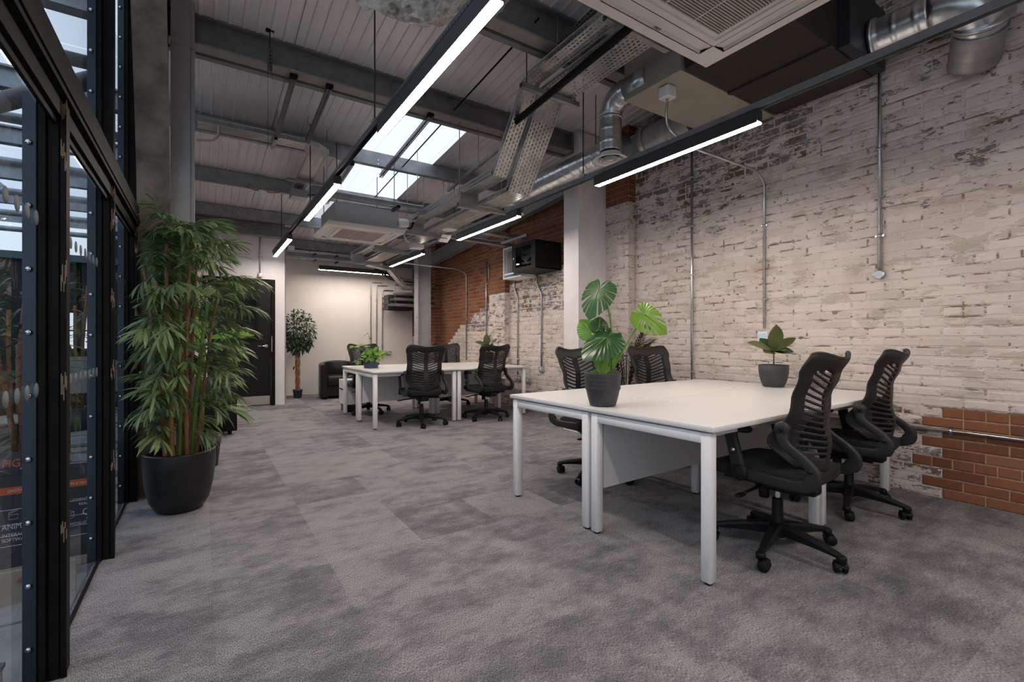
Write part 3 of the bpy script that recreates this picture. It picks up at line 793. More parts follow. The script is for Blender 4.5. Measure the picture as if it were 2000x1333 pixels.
# ventilation unit & ducts --------------------------------------
t = thing('ventilation_unit', (3.7, 1.9, 3.16), 'dark brown undersided ventilation unit hung high against the painted brick', 'ventilation unit')
MB().box((3.05, 1.52, 3.18), (4.36, 2.26, 3.66)).build('casing', 'brown_sheet', t)
MB().box((3.62, 1.50, 3.16), (3.66, 2.27, 3.182)).build('seam_strip', 'brown_sheet', t)
MB().box((3.75, 1.44, 3.19), (4.36, 1.518, 3.64)).build('end_flange', 'dark_metal', t)
for x in (3.1, 4.3): MB().cyl((x, 1.56, 3.6), (x, 1.56, zc(1.6)-.03), .007, 8).build('hanging_rod', 'dark_bar', t)
t = thing('duct_plenum', (3.6, 2.55, 3.18), 'flat cream metal plenum box beside the dark ventilation unit', 'duct')
MB().box((3.02, 2.275, 3.175), (4.36, 2.84, 3.54)).build('casing', 'cream_metal', t)
for (x, y) in ((3.35, 2.6), (3.9, 2.62), (3.95, 2.7), (3.6, 2.4)): MB().lathe([(.006, 3.1745), (0, 3.172)], (x, y, 0), 8).build('rivet', 'chrome', t)
t = thing('duct_silencer', (3.3, 2.75, 3.55), 'dark galvanised box with a small label standing above the cream plenum', 'duct')
MB().box((3.03, 2.30, 3.545), (3.9, 2.84, 3.80)).build('casing', 'dark_metal', t)
MB().box((3.02, 2.58, 3.545), (3.0305, 2.6, 3.80)).box((3.02, 2.29, 3.545), (3.0305, 2.31, 3.80)).box((3.02, 2.82, 3.545), (3.0305, 2.84, 3.8)).box((3.018, 2.29, 3.545), (3.03, 2.84, 3.56)).build('flange', 'galv_dull', t)
MB().box((3.023, 2.64, 3.68), (3.0295, 2.8, 3.73)).build('rating_label', 'white_plastic', t)
for y in (2.35, 2.8): MB().cyl((3.1, y, 3.8), (3.1, y, zc(y)-.02), .006, 6).build('hanging_rod', 'dark_bar', t)
t = thing('junction_box', (3.05, 2.5, 3.1), 'small white switch box on the near edge of the cream plenum', 'junction box')
MB().rbox((3.09, 2.44, 3.08), (3.19, 2.54, 3.172), .008).build('enclosure', 'white_plastic', t)
MB().lathe([(.018, 3.079), (.014, 3.074), (0, 3.073)], (3.14, 2.49, 0), 16).build('cable_gland', 'grey_box', t)
cond = spline([(3.14, 2.49, 3.075), (3.14, 2.50, 2.95), (3.17, 2.50, 2.86), (3.30, 2.49, 2.80), (3.56, 2.46, 2.755)], 6)
MB().tube(cond, .010, 8).build('conduit', 'galv', t)

def ring_tube(path, r, pitch, mb=None, seg=28, h=.004):
    # tube with raised seams every pitch metres
    P = [Vector(p) for p in path]; pts = []; rad = []; acc = 0
    for a, b in zip(P, P[1:]):
        L = (b-a).length; n = max(1, int(L/.012))
        for k in range(n):
            d = acc+L*k/n; pts.append(a.lerp(b, k/n)); rad.append(r+(h if (d % pitch) < .013 else 0))
        acc += L
    pts.append(P[-1]); rad.append(r)
    return (mb or MB()).tube(pts, rad, seg)
t = thing('round_duct', (3.0, 3.07, 2.8), 'galvanised elbow duct dropping from the cream plenum to a round white diffuser', 'duct')
MB().tube([(3.10, 2.62, 3.30), (3.10, 2.86, 3.30)], .108, 28).build('spigot', 'galv', t)
el = [(3.10, 2.80, 3.30), (3.09, 2.90, 3.30)]+[(3.085, 2.91+.16*math.sin(a), 3.14+.16*math.cos(a)) for a in [PI/2*k/8 for k in range(9)]]
MB().tube(el, .102, 28).build('elbow', 'galv', t)
for q in (0, 1):
    p = [(3.09, 2.895, 3.30), (3.09, 2.905, 3.30)] if q == 0 else [(3.085, 3.07, 3.135), (3.085, 3.07, 3.12)]
    MB().tube(p, .108, 28).build('seam_band', 'galv', t)
ring_tube([(3.085, 3.07, 3.14), (3.085, 3.07, 2.83)], .099, .11).build('drop_pipe', 'galv', t)
def diffuser(par, c, r, mat='white_plastic'):
    x, y, z = c
    MB().lathe([(r*.62, z+.06), (r*.72, z+.02), (r, z+.006), (r, z), (r*.92, z-.002), (r*.74, z+.01)], (x, y, 0), 36).build('diffuser_rim', mat, par)
    for k, rr in enumerate((.60, .45, .31, .16)):
        MB().lathe([(r*rr*.72, z+.022), (r*rr, z+.002), (r*rr, z-.001), (r*rr*.88, z+.004)] if rr > .2 else [(r*rr, z+.004), (r*rr*.6, z-.002), (0, z-.002)], (x, y, 0), 32).build('diffuser_cone', mat, par)
    MB().lathe([(r*.6, z+.05), (0, z+.05)], (x, y, 0), 24).build('throat', 'dark_void', par)
diffuser(t, (3.085, 3.07, 2.755), .155)
t = thing('spiral_duct', (3.5, 4.2, 3.05), 'long galvanised spiral duct running past the white column', 'duct')
ring_tube([(3.5, 3.30, 3.07), (3.5, 5.15, 3.05)], .125, .115).build('spiral_pipe', 'galv', t)
el = [(3.5, 5.15+.13*math.sin(a), 2.92+.13*math.cos(a)) for a in [PI/2*k/6 for k in range(7)]]
MB().tube(el, .12, 24).build('elbow', 'galv', t)
MB().lathe([(.128, 2.93), (.128, 2.86), (.12, 2.86)], (3.5, 5.28, 0), 24).build('collar', 'galv', t)
diffuser(t, (3.5, 5.28, 2.82), .14)
for y in (3.7, 4.8): MB().cyl((3.5, y, 3.19), (3.5, y, zc(y)-.02), .005, 6).build('hanging_rod', 'dark_bar', t)
t = thing('spiral_duct', (4.05, 3.2, 3.3), 'short wide galvanised spiral duct behind the cream plenum against brick', 'duct')
ring_tube([(4.02, 2.86, 3.27), (4.02, 3.42, 3.27)], .155, .07).build('spiral_pipe', 'galv_dull', t)
MB().tube([(4.02, 3.40, 3.27), (4.02, 3.46, 3.27)], .165, 28).build('end_band', 'galv_dull', t)
t = thing('elbow_duct', (4.1, 1.1, 3.2), 'big galvanised elbow duct turning down into the painted brick, top right', 'duct')
MB().tube([(4.13, 1.435, 3.34), (4.13, 1.405, 3.34)], .142, 32).build('collar', 'galv', t)
ring_tube([(4.13, 1.41, 3.34), (4.13, 1.10, 3.34)], .128, .12, h=.005).build('straight_pipe', 'galv', t)
a0 = Vector((4.13, 1.10, 3.34)); c0 = Vector((4.23, .99, 3.24))
el = bezier([(4.13, 1.10, 3.34), (4.13, .90, 3.34), (4.16, .86, 3.22), (4.26, .90, 3.13)], 16)
MB().tube(el, [.128+.012*math.sin(PI*k/16) for k in range(17)], 32).build('elbow', 'galv', t)
ring_tube([(4.22, .885, 3.16), (4.40, .96, 3.02)], .135, .07).build('wall_sleeve', 'galv_dull', t)
MB().tube([(4.17, .862, 3.20), (4.19, .866, 3.185)], .15, 32).build('seam_band', 'galv', t)
# foil duct
t = thing('foil_duct', (.95, 2.3, 2.9), 'crumpled silver foil wrapped duct bulging above the long lamp', 'duct')
path = spline([(.56, 2.62, 3.26), (.74, 2.40, 3.04), (.98, 2.18, 2.93), (1.16, 2.06, 2.98), (1.24, 2.02, 3.20), (1.24, 2.02, 3.45)], 22)
rr = [.155+.035*math.sin(PI*k/(len(path)-1)) for k in range(len(path))]
m = MB().tube(path, rr, 90)
for i, v in enumerate(m.v):
    nse = noise.noise(v*9)*.020+abs(noise.noise(v*20))*.022-abs(noise.noise(v*38+Vector((3, 1, 7))))*.016
    c = min(path, key=lambda p: (p-v).length_squared); m.v[i] = v+(v-c).normalized()*nse
m.sm = [False]*len(m.sm); m.build('foil_sleeve', 'foil', t)
for q in (.3, 1.0):
    pass

# cable trays ----------------------------------------------------
def tray(par, p0, p1, wid, lip=.05, across=None, name='tray_section', flip=False):
    p0, p1 = Vector(p0), Vector(p1); d = p1-p0; L = d.length; T = d/L
    A = Vector(across) if across else Vector((-T.y, T.x, 0)).normalized()
    A.normalize(); U = T.cross(A).normalized()
    if U.z < -.2 or (abs(U.z) <= .2 and flip): U = -U
    m = MB(); a = p0-A*wid/2; b = p0+A*wid/2
    m.quad(a, a+d, b+d, b, uv=[(0, 0), (L, 0), (L, wid), (0, wid)])
    for s in (a, b):
        m.quad(s, s+d, s+d+U*lip, s+U*lip, uv=[(0, .0), (L, .0), (L, lip), (0, lip)])
        sg = A*(.012 if s is a else -.012)
        m.quad(s+U*lip, s+d+U*lip, s+d+U*lip+sg, s+U*lip+sg, uv=[(0, .3), (L, .3), (L, .3), (0, .3)])
    e_ = MB()  # extra bars of brighter metal, added so the tray edges read bright
    for s in (a, b): e_.tube([s+U*lip, s+d+U*lip], .0035, 4); e_.tube([s-U*.001, s+d-U*.001], .0025, 4)
    o_ = m.build(name, 'tray', par); e_.build('folded_edges', 'galv', par)['kind'] = 'stuff'; return o_
def strut_bar(par, a, b, w_=.041, name='support_bar', mat='galv_dull'):
    a, b = Vector(a), Vector(b); T = (b-a).normalized(); A = Vector((0, 0, 1)).cross(T); 
    if A.length < .1: A = Vector((1, 0, 0))
    A.normalize(); U = T.cross(A); L = (b-a).length; m = MB(); h = w_/2
    c = [a-A*h-U*h, a+A*h-U*h, a+A*h+U*h, a-A*h+U*h]; e = [p+(b-a) for p in c]
    for k in range(4):
        k2 = (k+1) % 4; m.quad(c[k], e[k], e[k2], c[k2], uv=[(0, 0), (L, 0), (L, w_), (0, w_)])
    return m.build(name, mat, par)
X0 = 2.62
tr = thing('cable_tray', (X0, 3.5, 2.6), 'wide perforated cable tray dropping steeply, then running low to the far end', 'cable tray', 'perforated cable trays')
tray(tr, (X0+.05, .4, 3.36), (X0+.05, 3.40, 3.33), .30); tray(tr, (X0+.05, 3.40, 3.33), (X0+.05, 3.93, 2.61), .26, .06, (1, 0, 0)); tray(tr, (X0+.05, 3.93, 2.61), (X0+.05, 9.1, 2.60), .26)
tr2 = thing('cable_tray', (X0-.2, 3.5, 2.7), 'narrow upper cable tray following beside the wide one on its room side', 'cable tray', 'perforated cable trays')
tray(tr2, (X0-.20, .6, 3.42), (X0-.20, 3.34, 3.40), .15); tray(tr2, (X0-.20, 3.34, 3.40), (X0-.20, 3.90, 2.72), .15, .05, (1, 0, 0)); tray(tr2, (X0-.20, 3.90, 2.72), (X0-.20, 9.2, 2.70), .15, .08)
tray(tr2, (X0-.20, 5.80, 2.70), (X0-.20, 5.95, 2.70), .15)
brk = thing('tray_hangers', (X0-.08, 5.9, 2.57), 'row of hung cross bars and rods holding the low cable trays', 'bracket')
for y in (1.2, 2.3, 3.3):
    strut_bar(brk, (X0-.36, y, 3.30), (X0+.28, y, 3.30), name='cross_bar')
    for x in (X0-.30, X0+.24): MB().cyl((x, y, 3.30), (x, y, zc(y)-.02), .005, 6).build('hanging_rod', 'dark_bar', brk)
for y in (4.52, 6.05, 7.5, 8.9):
    strut_bar(brk, (X0-.34, y, 2.575), (X0+.26, y, 2.575), name='cross_bar')
    MB().box((X0-.31, y-.002, 2.58), (X0-.10, y+.002, 2.72)).build('hanger_plate', 'galv_dull', brk)
    for x in (X0-.32, X0-.09, X0+.21): MB().cyl((x, y, 2.575), (x, y, zc(y)-.10), .0045, 6).build('hanging_rod', 'galv_dull', brk)
t = one('black_pipe', MB().cyl((2.40, 1.7, 3.27), (2.40, 3.62, 3.13), .030, 12), 'black_steel', 'thick black bar crossing in front of the dropping cable tray', 'pipe')
# left tray on the purlin
t = thing('cable_tray', (.6, 5.7, 3.3), 'perforated cable tray at upper left that turns a corner beside the skylight', 'cable tray', 'perforated cable trays')
tray(t, (-.04, 5.76, 3.33), (.98, 5.76, 3.33), .20); 
m = MB(); m.prism([(.98, 5.66), (1.12, 5.70), (1.25, 5.84), (1.25, 5.96), (1.05, 5.96), (.98, 5.86)], 'z', 3.328, 3.333); m.build('corner_piece', 'galv_dull', t)
m = MB(); m.tube([(.98, 5.66, 3.355), (1.12, 5.70, 3.355), (1.25, 5.84, 3.355), (1.25, 5.96, 3.355)], .001, 4)
for p, q in (((.98, 5.66), (1.12, 5.70)), ((1.12, 5.70), (1.25, 5.84)), ((1.25, 5.84), (1.25, 5.96))):
    m.quad((*p, 3.33), (*q, 3.33), (*q, 3.38), (*p, 3.38))
m.build('corner_lip', 'galv_dull', t)
tray(t, (1.15, 5.96, 3.33), (1.15, 7.3, 3.22), .20)
strut_bar(t, (.66, 5.62, 3.30), (.66, 5.92, 3.30), .035); strut_bar(t, (.92, 6.75, 3.24), (1.45, 6.75, 3.24), .04)
t = thing('junction_box', (1.12, 7.1, 3.15), 'grey metal box under the turned cable tray by the skylight', 'junction box')
MB().box((1.02, 7.0, 3.10), (1.22, 7.22, 3.20)).build('enclosure', 'grey_box', t); MB().tube(spline([(1.22, 7.1, 3.16), (1.34, 7.1, 3.18), (1.36, 7.1, 3.05), (1.28, 7.0, 3.02)]), .008, 6).build('cable', 'black_plastic', t)
t = one('conduit_bend', MB().tube(spline([(.14, 5.68, 3.34), (.14, 5.66, 3.24), (.09, 5.66, 3.16), (-.05, 5.66, 3.13)], 6), .012, 8), 'galv_dull', 'short bent grey conduit hanging from the upper left cable tray', 'conduit')
# tray in front of cassette 2
t = thing('cable_tray', (1.8, 5.72, 2.77), 'slim perforated cable tray crossing in front of the far cassette', 'cable tray', 'perforated cable trays')
tray(t, (1.10, 5.70, 2.79), (2.36, 5.70, 2.79), .10, .05)
strut_bar(t, (2.02, 5.60, 2.775), (2.02, 5.83, 2.775), .035, mat='dark_bar')
for x in (1.2, 2.3): MB().cyl((x, 5.7, 2.79), (x, 5.7, zc(5.7)-.05), .004, 6).build('hanging_rod', 'galv_dull', t)
t = thing('end_fitting', (2.28, 5.95, 2.62), 'cream round end fitting with black hose at the side of the far cassette', 'pipe fitting')
MB().lathe([(0, .0), (.05, 0), (.055, .02), (.055, .13), (.045, .14)], (2.15, 6.0, 2.68), 20, 0, 'x').build('fitting_body', 'ac_white', t)
MB().tube(spline([(2.22, 6.0, 2.66), (2.32, 6.0, 2.62), (2.36, 5.98, 2.72), (2.40, 5.96, 2.80)]), .014, 8).build('hose', 'black_plastic', t)
# far wall trays
for z, lab in ((2.79, 'upper'), (2.67, 'lower')):
    t = thing('cable_tray', (2.0, 9.6, z), 'thin galvanised tray before the far cream wall, %s one of the pair' % lab, 'cable tray', 'perforated cable trays')
    tray(t, (1.30, 9.6, z), (2.66, 9.6, z), .08, .03)
    for x in (1.8, 2.2):
        strut_bar(t, (x, 9.52, z-.02), (x, 9.72, z-.02), .03, mat='dark_bar')
        MB().cyl((x, 9.6+(0 if z > 2.7 else .03), z), (x, 9.6+(0 if z > 2.7 else .03), zc(9.6)-.005), .004, 6).build('hanging_rod', 'galv_dull', t)
t = thing('junction_box', (1.4, 9.55, 2.8), 'small white box at the left end of the thin far trays', 'junction box')
MB().rbox((1.32, 9.5, 2.80), (1.43, 9.58, 2.88), .01).build('enclosure', 'white_plastic', t)
t = thing('cable_tray', (3.4, 9.6, 2.4), 'cable tray that slopes down toward the grey steel post at the far end', 'cable tray', 'perforated cable trays')
MB().cyl((3.15, 9.35, 2.55), (3.15, 9.35, zc(9.35)-.1), .004, 6).build('hanging_rod', 'galv_dull', t); tray(t, (2.7, 9.3, 2.60), (3.15, 9.35, 2.55), .2); tray(t, (3.15, 9.35, 2.55), (3.55, 9.5, 2.20), .2, .05, (0, 1, 0)); tray(t, (3.55, 9.5, 2.20), (4.1, 9.5, 2.20), .2)
tf = thing('cable_shelves', (3.8, 9.7, 2.0), 'stack of dark trays and rails beside the grey post at the far end', 'rack')
for k, z in enumerate((1.86, 1.98, 2.10, 2.30, 2.40)):
    tray(tf, (3.30+.06*k, 9.75, z), (4.3, 9.75, z), .22, .045, name='shelf_tray')
for x in (3.4, 3.9): MB().cyl((x, 9.64, 1.84), (x, 9.64, 2.9), .006, 6).build('hanging_rod', 'galv_dull', tf)
for k in range(3): MB().tube(spline([(3.0, 9.7+.03*k, 2.62), (3.3, 9.7+.03*k, 2.50-.03*k), (3.7, 9.7+.03*k, 2.44-.05*k), (4.2, 9.7+.03*k, 2.44-.05*k)]), .012, 6).build('cable', 'black_plastic', tf)
t = one('air_louvre_box', MB().box((3.35, 9.95, 1.80), (3.95, 10.35, 1.84)).box((3.35, 9.95, 1.92), (3.95, 10.35, 1.96)).box((3.35, 9.95, 2.04), (3.95, 10.35, 2.08)).box((3.37, 10.0, 1.80), (3.93, 10.3, 2.12)).box((3.5, 10.3, 1.9), (3.8, 10.52, 2.0)), 'dark_bar', 'dark slatted box under the trays in the far right corner', 'vent')
# slotted struts along Y under the roof
for (x, y0, y1, lab) in ((.67, 4.5, 5.62, 'leftmost slotted strut hanging below the dark beam'), (.97, 4.5, 5.60, 'slotted strut between the leftmost one and the lamp rail'), (1.96, 4.5, 6.12, 'slotted strut crossing the bright skylight'), (2.95, 4.55, 6.16, 'slotted strut right of the skylight above the cable trays'), (1.55, 5.98, 7.4, 'short slotted strut above the far cassette'), (2.44, 1.7, 3.08, 'slotted strut between the two nearest roof beams')):
    t = thing('slotted_strut', (x, y0, zc(y0)-.25), lab, 'strut', 'slotted steel struts')
    strut_bar(t, (x, y0, zc(y0)-.265), (x, y1, zc(y1)-.28), .041, 'channel', 'strut')
    MB().box((x-.03, y0-.02, zc(y0)-.27), (x+.03, y0+.03, zc(y0)-.215)).build('beam_clamp', 'black_steel', t)
    MB().cyl((x-.0, y1-.05, zc(y1)-.28), (x, y1-.05, zc(y1)-.02), .004, 6).build('hanging_rod', 'galv_dull', t)
t = thing('beam_clamp', (.55, 4.4, 3.4), 'black clamp and short channel hung from the dark beam at upper left', 'clamp')
MB().box((.44, 4.36, 3.70), (.50, 4.40, 3.74)).build('clamp_head', 'black_steel', t); MB().cyl((.47, 4.38, 3.40), (.47, 4.38, 3.72), .006, 6).build('threaded_rod', 'dark_bar', t)
strut_bar(t, (.47, 4.38, 3.38), (.47, 4.38, 3.56), .035, 'channel', 'strut')
for x in (.455, .485): MB().cyl((x, 4.38, 2.72 if x < .47 else 3.3), (x, 4.38, 3.40), .0015, 5).build('wire', 'dark_bar', t)
t = one('sag_rod', MB().tube([(2.23, 3.0, zc(3)-.14), (2.23, 4.5, zc(4.5)-.13), (2.23, 5.95, zc(5.95)-.13), (2.23, 7.35, zc(7.35)-.13)], .008, 6), 'black_steel', 'thin black rod running along the roof across the skylight', 'rod')
# loose items
t = thing('smoke_detector', (.93, 7.35, 3.1), 'small white round detector with red cable under the left roof purlin', 'detector')
MB().lathe([(0, 3.15), (.055, 3.15), (.055, 3.19), (.05, 3.20), (0, 3.20)], (.70, 7.36, 0), 20).build('base', 'white_plastic', t)
MB().lathe([(0, 3.11), (.035, 3.115), (.045, 3.15)], (.70, 7.36, 0), 20).build('sensor_head', 'white_plastic', t)
MB().tube(spline([(.50, 7.38, 3.23), (.60, 7.37, 3.20), (.70, 7.37, 3.21), (.82, 7.38, 3.20), (.92, 7.38, 3.23)]), .006, 6).build('cable', 'red', t)
t = thing('ceiling_sensor', (2.84, 5.8, 2.6), 'flat white round disc sensor between the cable trays and the middle lamp', 'sensor')
MB().lathe([(0, 2.60), (.09, 2.60), (.105, 2.615), (.105, 2.635), (.08, 2.65), (0, 2.65)], (2.76, 5.72, 0), 28).build('disc', 'white_plastic', t)
MB().cyl((2.76, 5.72, 2.65), (2.76, 5.72, 2.70), .03, 12).build('mount', 'grey_box', t)
t = thing('exit_light_plate', (2.86, 5.85, 2.55), 'small white wedge shaped fitting left of the middle lamp', 'light fitting')
MB().prism([(5.98, 2.60), (6.12, 2.60), (6.12, 2.52), (6.05, 2.55)], 'x', 2.78, 2.92).build('wedge', 'white_plastic', t)
t = thing('junction_box', (2.6, 6.7, 2.6), 'light grey box with a looping white cable under the cable trays', 'junction box')
MB().rbox((2.60, 6.62, 2.50), (2.78, 6.76, 2.57), .008).build('enclosure', 'white_plastic', t)
MB().tube(spline([(2.62, 6.68, 2.57), (2.52, 6.66, 2.60), (2.48, 6.66, 2.70), (2.56, 6.70, 2.74), (2.50, 6.9, 2.72)]), .009, 6).build('cable', 'white_plastic', t)
# perforated cross arm over the network cabinet
t = thing('cable_tray', (3.9, 5.9, 2.7), 'perforated cable tray reaching over the black network cabinet', 'cable tray', 'perforated cable trays')
tray(t, (3.0, 6.0, 2.70), (4.25, 6.0, 2.68), .12); strut_bar(t, (3.95, 5.6, 2.66), (3.95, 6.3, 2.66), .035, mat='galv_dull')
tray(t, (3.1, 6.4, 2.66), (4.25, 6.4, 2.64), .08)

# conduits on walls ---------------------------------------------
def conduit(path, lab, r=.0105, clips=True, wall='x', sp=.52):
    P = [Vector(p) for p in path]; c = sum(P, Vector())/len(P)
    t = thing('conduit', P[-1], lab, 'conduit', 'galvanised conduits on the walls')
    pp = [P[0]]
    for i in range(1, len(P)-1):
        a, b, d = P[i-1], P[i], P[i+1]; e = .06
        pp += bezier([b+(a-b).normalized()*min(e, (a-b).length/2), b, b+(d-b).normalized()*min(e, (d-b).length/2)], 5)
    pp.append(P[-1])
    MB().tube(pp, r, 10).build('pipe', 'galv', t)
    a, b = P[-2], P[-1]; L = (b-a).length; n = int(L/sp)
    for k in range(n):
        q = a.lerp(b, (k+.6)/max(n, 1)); m = MB()
        ax = (b-a).normalized()
        m.tube([q-ax*.009, q+ax*.009], r+.005, 10)
        if wall == 'x':
            if abs(ax.z) > .5: m.box(q+Vector((.0, -.030, -.008)), q+Vector((.014, .030, .008)))
            else: m.box(q+Vector((.0, -.008, -.030)), q+Vector((.014, .008, .030)))
        else: m.box(q+Vector((-.030, 0, -.008)), q+Vector((.030, .014, .008)))
        m.build('saddle_clip', 'galv', t)
    return t
XW = W-.020
conduit([(XW, 3.17, 3.2), (XW, 3.17, .05)], 'straight conduit on painted brick behind the monstera, ending behind the desk', .012)
conduit([(3.02, 2.40, 2.70), (4.28, 2.40, 2.70), (XW, 2.39, 2.62), (XW, 2.39, 1.24)], 'conduit that bends from the lamp rail down the brick to the thermostat')
t = conduit([(XW, 1.49, 3.7), (XW, 1.49, 1.67)], 'conduit dropping down the brick from the big duct to a round box', .012)
rb_ = MB().lathe([(0, -.02), (.030, -.02), (.036, -.017), (.036, .015), (0, .015)], (XW, 1.49, 1.64), 24, 0, 'x'); rb_.sm = [False]*len(rb_.sm); rb_.build('round_box', 'galv', t)
conduit([(XW, 2.05, .488), (XW, -1.0, .488)], 'horizontal conduit low across the bare red bricks', .012)
conduit([(3.05, 8.35, 2.55), (4.2, 8.35, 2.53), (XW, 8.35, 2.45), (XW, 8.35, .74)], 'conduit bending down over the red brick at the far end', .011)
t = conduit([(XW, 7.56, 2.60), (XW, 7.56, 1.19)], 'conduit on the red and white far brick above a white controller', .011)
t = conduit([(XW-.1, 7.30, 2.50), (XW-.1, 7.30, 2.22)], 'very short conduit stub high on the far red brick', .011)
conduit([(XW, 6.62, 2.15), (XW, 6.62, 1.98), (XW, 6.52, 1.86), (XW, 6.52, .55)], 'conduit with a small kink left under the network cabinet', .013)
conduit([(XW, 5.98, 2.2), (XW, 5.98, 2.02), (XW, 5.86, 1.86), (XW, 5.86, .72)], 'conduit with a small kink right under the network cabinet', .013)
for i, (x, zt) in enumerate(((3.14, 2.42), (3.27, 2.36), (3.40, 2.26))):
    conduit([(x+.25, YB-.10, zt), (x+.0, YB-.10, zt), (x, YB-.10, .70 if i == 2 else .20)], ['left', 'middle', 'right'][i]+' one of three conduits on the far cream wall', .011, wall='y')
conduit([(.83, 9.13, 3.0), (.83, 9.13, 2.28)], 'thin conduit on the white wall above the black door', .010, wall='y')
t = thing('switch_box', (.83, 9.12, 2.25), 'small dark box at the end of the conduit above the black door', 'junction box')
MB().rbox((.80, 9.10, 2.21), (.86, 9.145, 2.28), .006).build('enclosure', 'grey_box', t)
def socket(c, wall, wid, lab, n=2, mat='grey_box', hgt=.086):
    x, y, z = c; t = thing('wall_socket', c, lab, 'socket')
    if wall == 'x':
        MB().rbox((x-.03, y-wid/2, z-hgt/2), (x+.012, y+wid/2, z+hgt/2), .008).build('face_plate', mat, t)
        for k in range(n):
            yy = y+wid*((k+.5)/n-.5)
            MB().box((x-.032, yy-.022, z-.02), (x-.029, yy+.022, z+.024)).build('outlet', 'white_plastic', t)
            for dy in (-.010, .010): MB().box((x-.0335, yy+dy-.003, z-.010), (x-.0318, yy+dy+.003, z-.002)).build('pin_slot', 'black_plastic', t)
    else:
        MB().rbox((x-wid/2, y-.012, z-hgt/2), (x+wid/2, y+.03, z+hgt/2), .008).build('face_plate', mat, t)
        for k in range(n):
            xx = x+wid*((k+.5)/n-.5)
            MB().box((xx-.025, y-.014, z-.03), (xx+.025, y-.011, z+.03)).build('outlet', 'galv_dull', t)
            MB().box((xx-.012, y-.0155, z-.018), (xx+.012, y-.0138, z-.004)).build('pin_slot', 'black_plastic', t)
    return t
socket((3.36, YB-.11, .84), 'y', .15, 'left double socket on the far cream wall', 2)
socket((3.53, YB-.11, .84), 'y', .15, 'right double socket on the far cream wall', 2)
socket((W-.005, 6.46, .50), 'x', .26, 'metal double socket under the far desk by the pier', 3)
socket((W-.005, 6.22, .48), 'x', .14, 'single metal box beside the double socket under the far desk', 1)
socket((W-.005, 5.86, .68), 'x', .11, 'grey box with white data outlet at the foot of the kinked conduit', 1)
def controller(y, z, lab):
    t = thing('thermostat', (W-.01, y, z), lab, 'thermostat')
    MB().rbox((W-.035, y-.045, z-.06), (W+.005, y+.045, z+.06), .006).build('enclosure', 'white_plastic', t)
    MB().box((W-.038, y-.035, z+.0), (W-.0345, y+.035, z+.045)).build('display', 'screen', t)
    MB().box((W-.037, y-.03, z-.04), (W-.0345, y+.03, z-.02)).build('button_row', 'grey_box', t)
controller(2.40, 1.15, 'white thermostat with blue grey screen behind the rubber plant near the wall')
controller(7.56, 1.10, 'white controller on the far painted brick behind the middle desk chair')
t = thing('isolator_box', (4.3, 7.4, 1.1), 'grey metal box behind the white controller on the far pier', 'junction box')
MB().rbox((W-.15, 7.20, 1.04), (W-.10, 7.30, 1.20), .006).build('enclosure', 'galv_dull', t)
# network cabinet
t = thing('network_cabinet', (4.15, 5.7, 2.17), 'black wall cabinet with smoked glass door and pale network cables inside', 'cabinet')
x0, x1, y0, y1, z0, z1 = 3.93, 4.40, 5.38, 5.98, 2.16, 2.56
MB().box((x0+.02, y0, z0), (x1, y0+.012, z1)).box((x0+.02, y1-.012, z0), (x1, y1, z1)).box((x0+.02, y0, z0), (x1, y1, z0+.012)).box((x0+.02, y0, z1-.012), (x1, y1, z1)).box((x1-.012, y0, z0), (x1, y1, z1)).build('casing', 'black_plastic', t)
d = MB().box((x0, y0, z0), (x0+.018, y0+.10, z1)).box((x0, y1-.10, z0), (x0+.018, y1, z1)).box((x0, y0+.10, z0), (x0+.018, y1-.10, z0+.05)).box((x0, y0+.10, z1-.05), (x0+.018, y1-.10, z1)).build('door', 'black_plastic', t)
MB().quad((x0+.006, y0+.1, z0+.05), (x0+.006, y1-.1, z0+.05), (x0+.006, y1-.1, z1-.05), (x0+.006, y0+.1, z1-.05)).build('glass_panel', 'glass_dark', d)
MB().cyl((x0-.004, y1-.05, z0+.2), (x0+.001, y1-.05, z0+.2), .013, 12).build('lock', 'chrome', d)
MB().cyl((4.15, y0-.003, z1-.06), (4.15, y0+.001, z1-.06), .013, 12).build('side_lock', 'chrome', t)
for k, z in enumerate((2.28, 2.36, 2.45)): MB().box((4.05, y0+.08, z), (4.3, y1-.08, z+.035)).build('patch_panel', 'grey_box', t)
for k in range(7):
    r_ = random.Random(k); a = (4.04, y0+.14+.055*k, 2.45); b = (4.04, y0+.45-.05*k, 2.29)
    MB().tube(bezier([a, (3.98, a[1]+.05, 2.30+.05*r_.random()), (3.97, b[1], 2.2), b], 8), .0045, 5).build('patch_cable', 'white_plastic', t)
t = thing('cabinet_frame', (4.3, 6.3, 2.2), 'white open backed metal frame on the wall behind the network cabinet', 'cabinet')
MB().box((4.10, 5.99, 2.12), (4.4, 6.50, 2.14)).box((4.10, 6.48, 2.14), (4.4, 6.50, 2.60)).box((4.10, 5.99, 2.60), (4.4, 6.5, 2.62)).box((4.36, 6.0, 2.14), (4.4, 6.48, 2.60)).build('casing', 'white_plastic', t)
for k in range(8): MB().box((4.12, 6.08+.045*k, 2.22), (4.36, 6.095+.045*k, 2.56)).build('terminal_strip', 'grey_box', t)
MB().box((4.09, 6.2, 2.18), (4.11, 6.45, 2.20)).build('status_strip', 'screen', t)
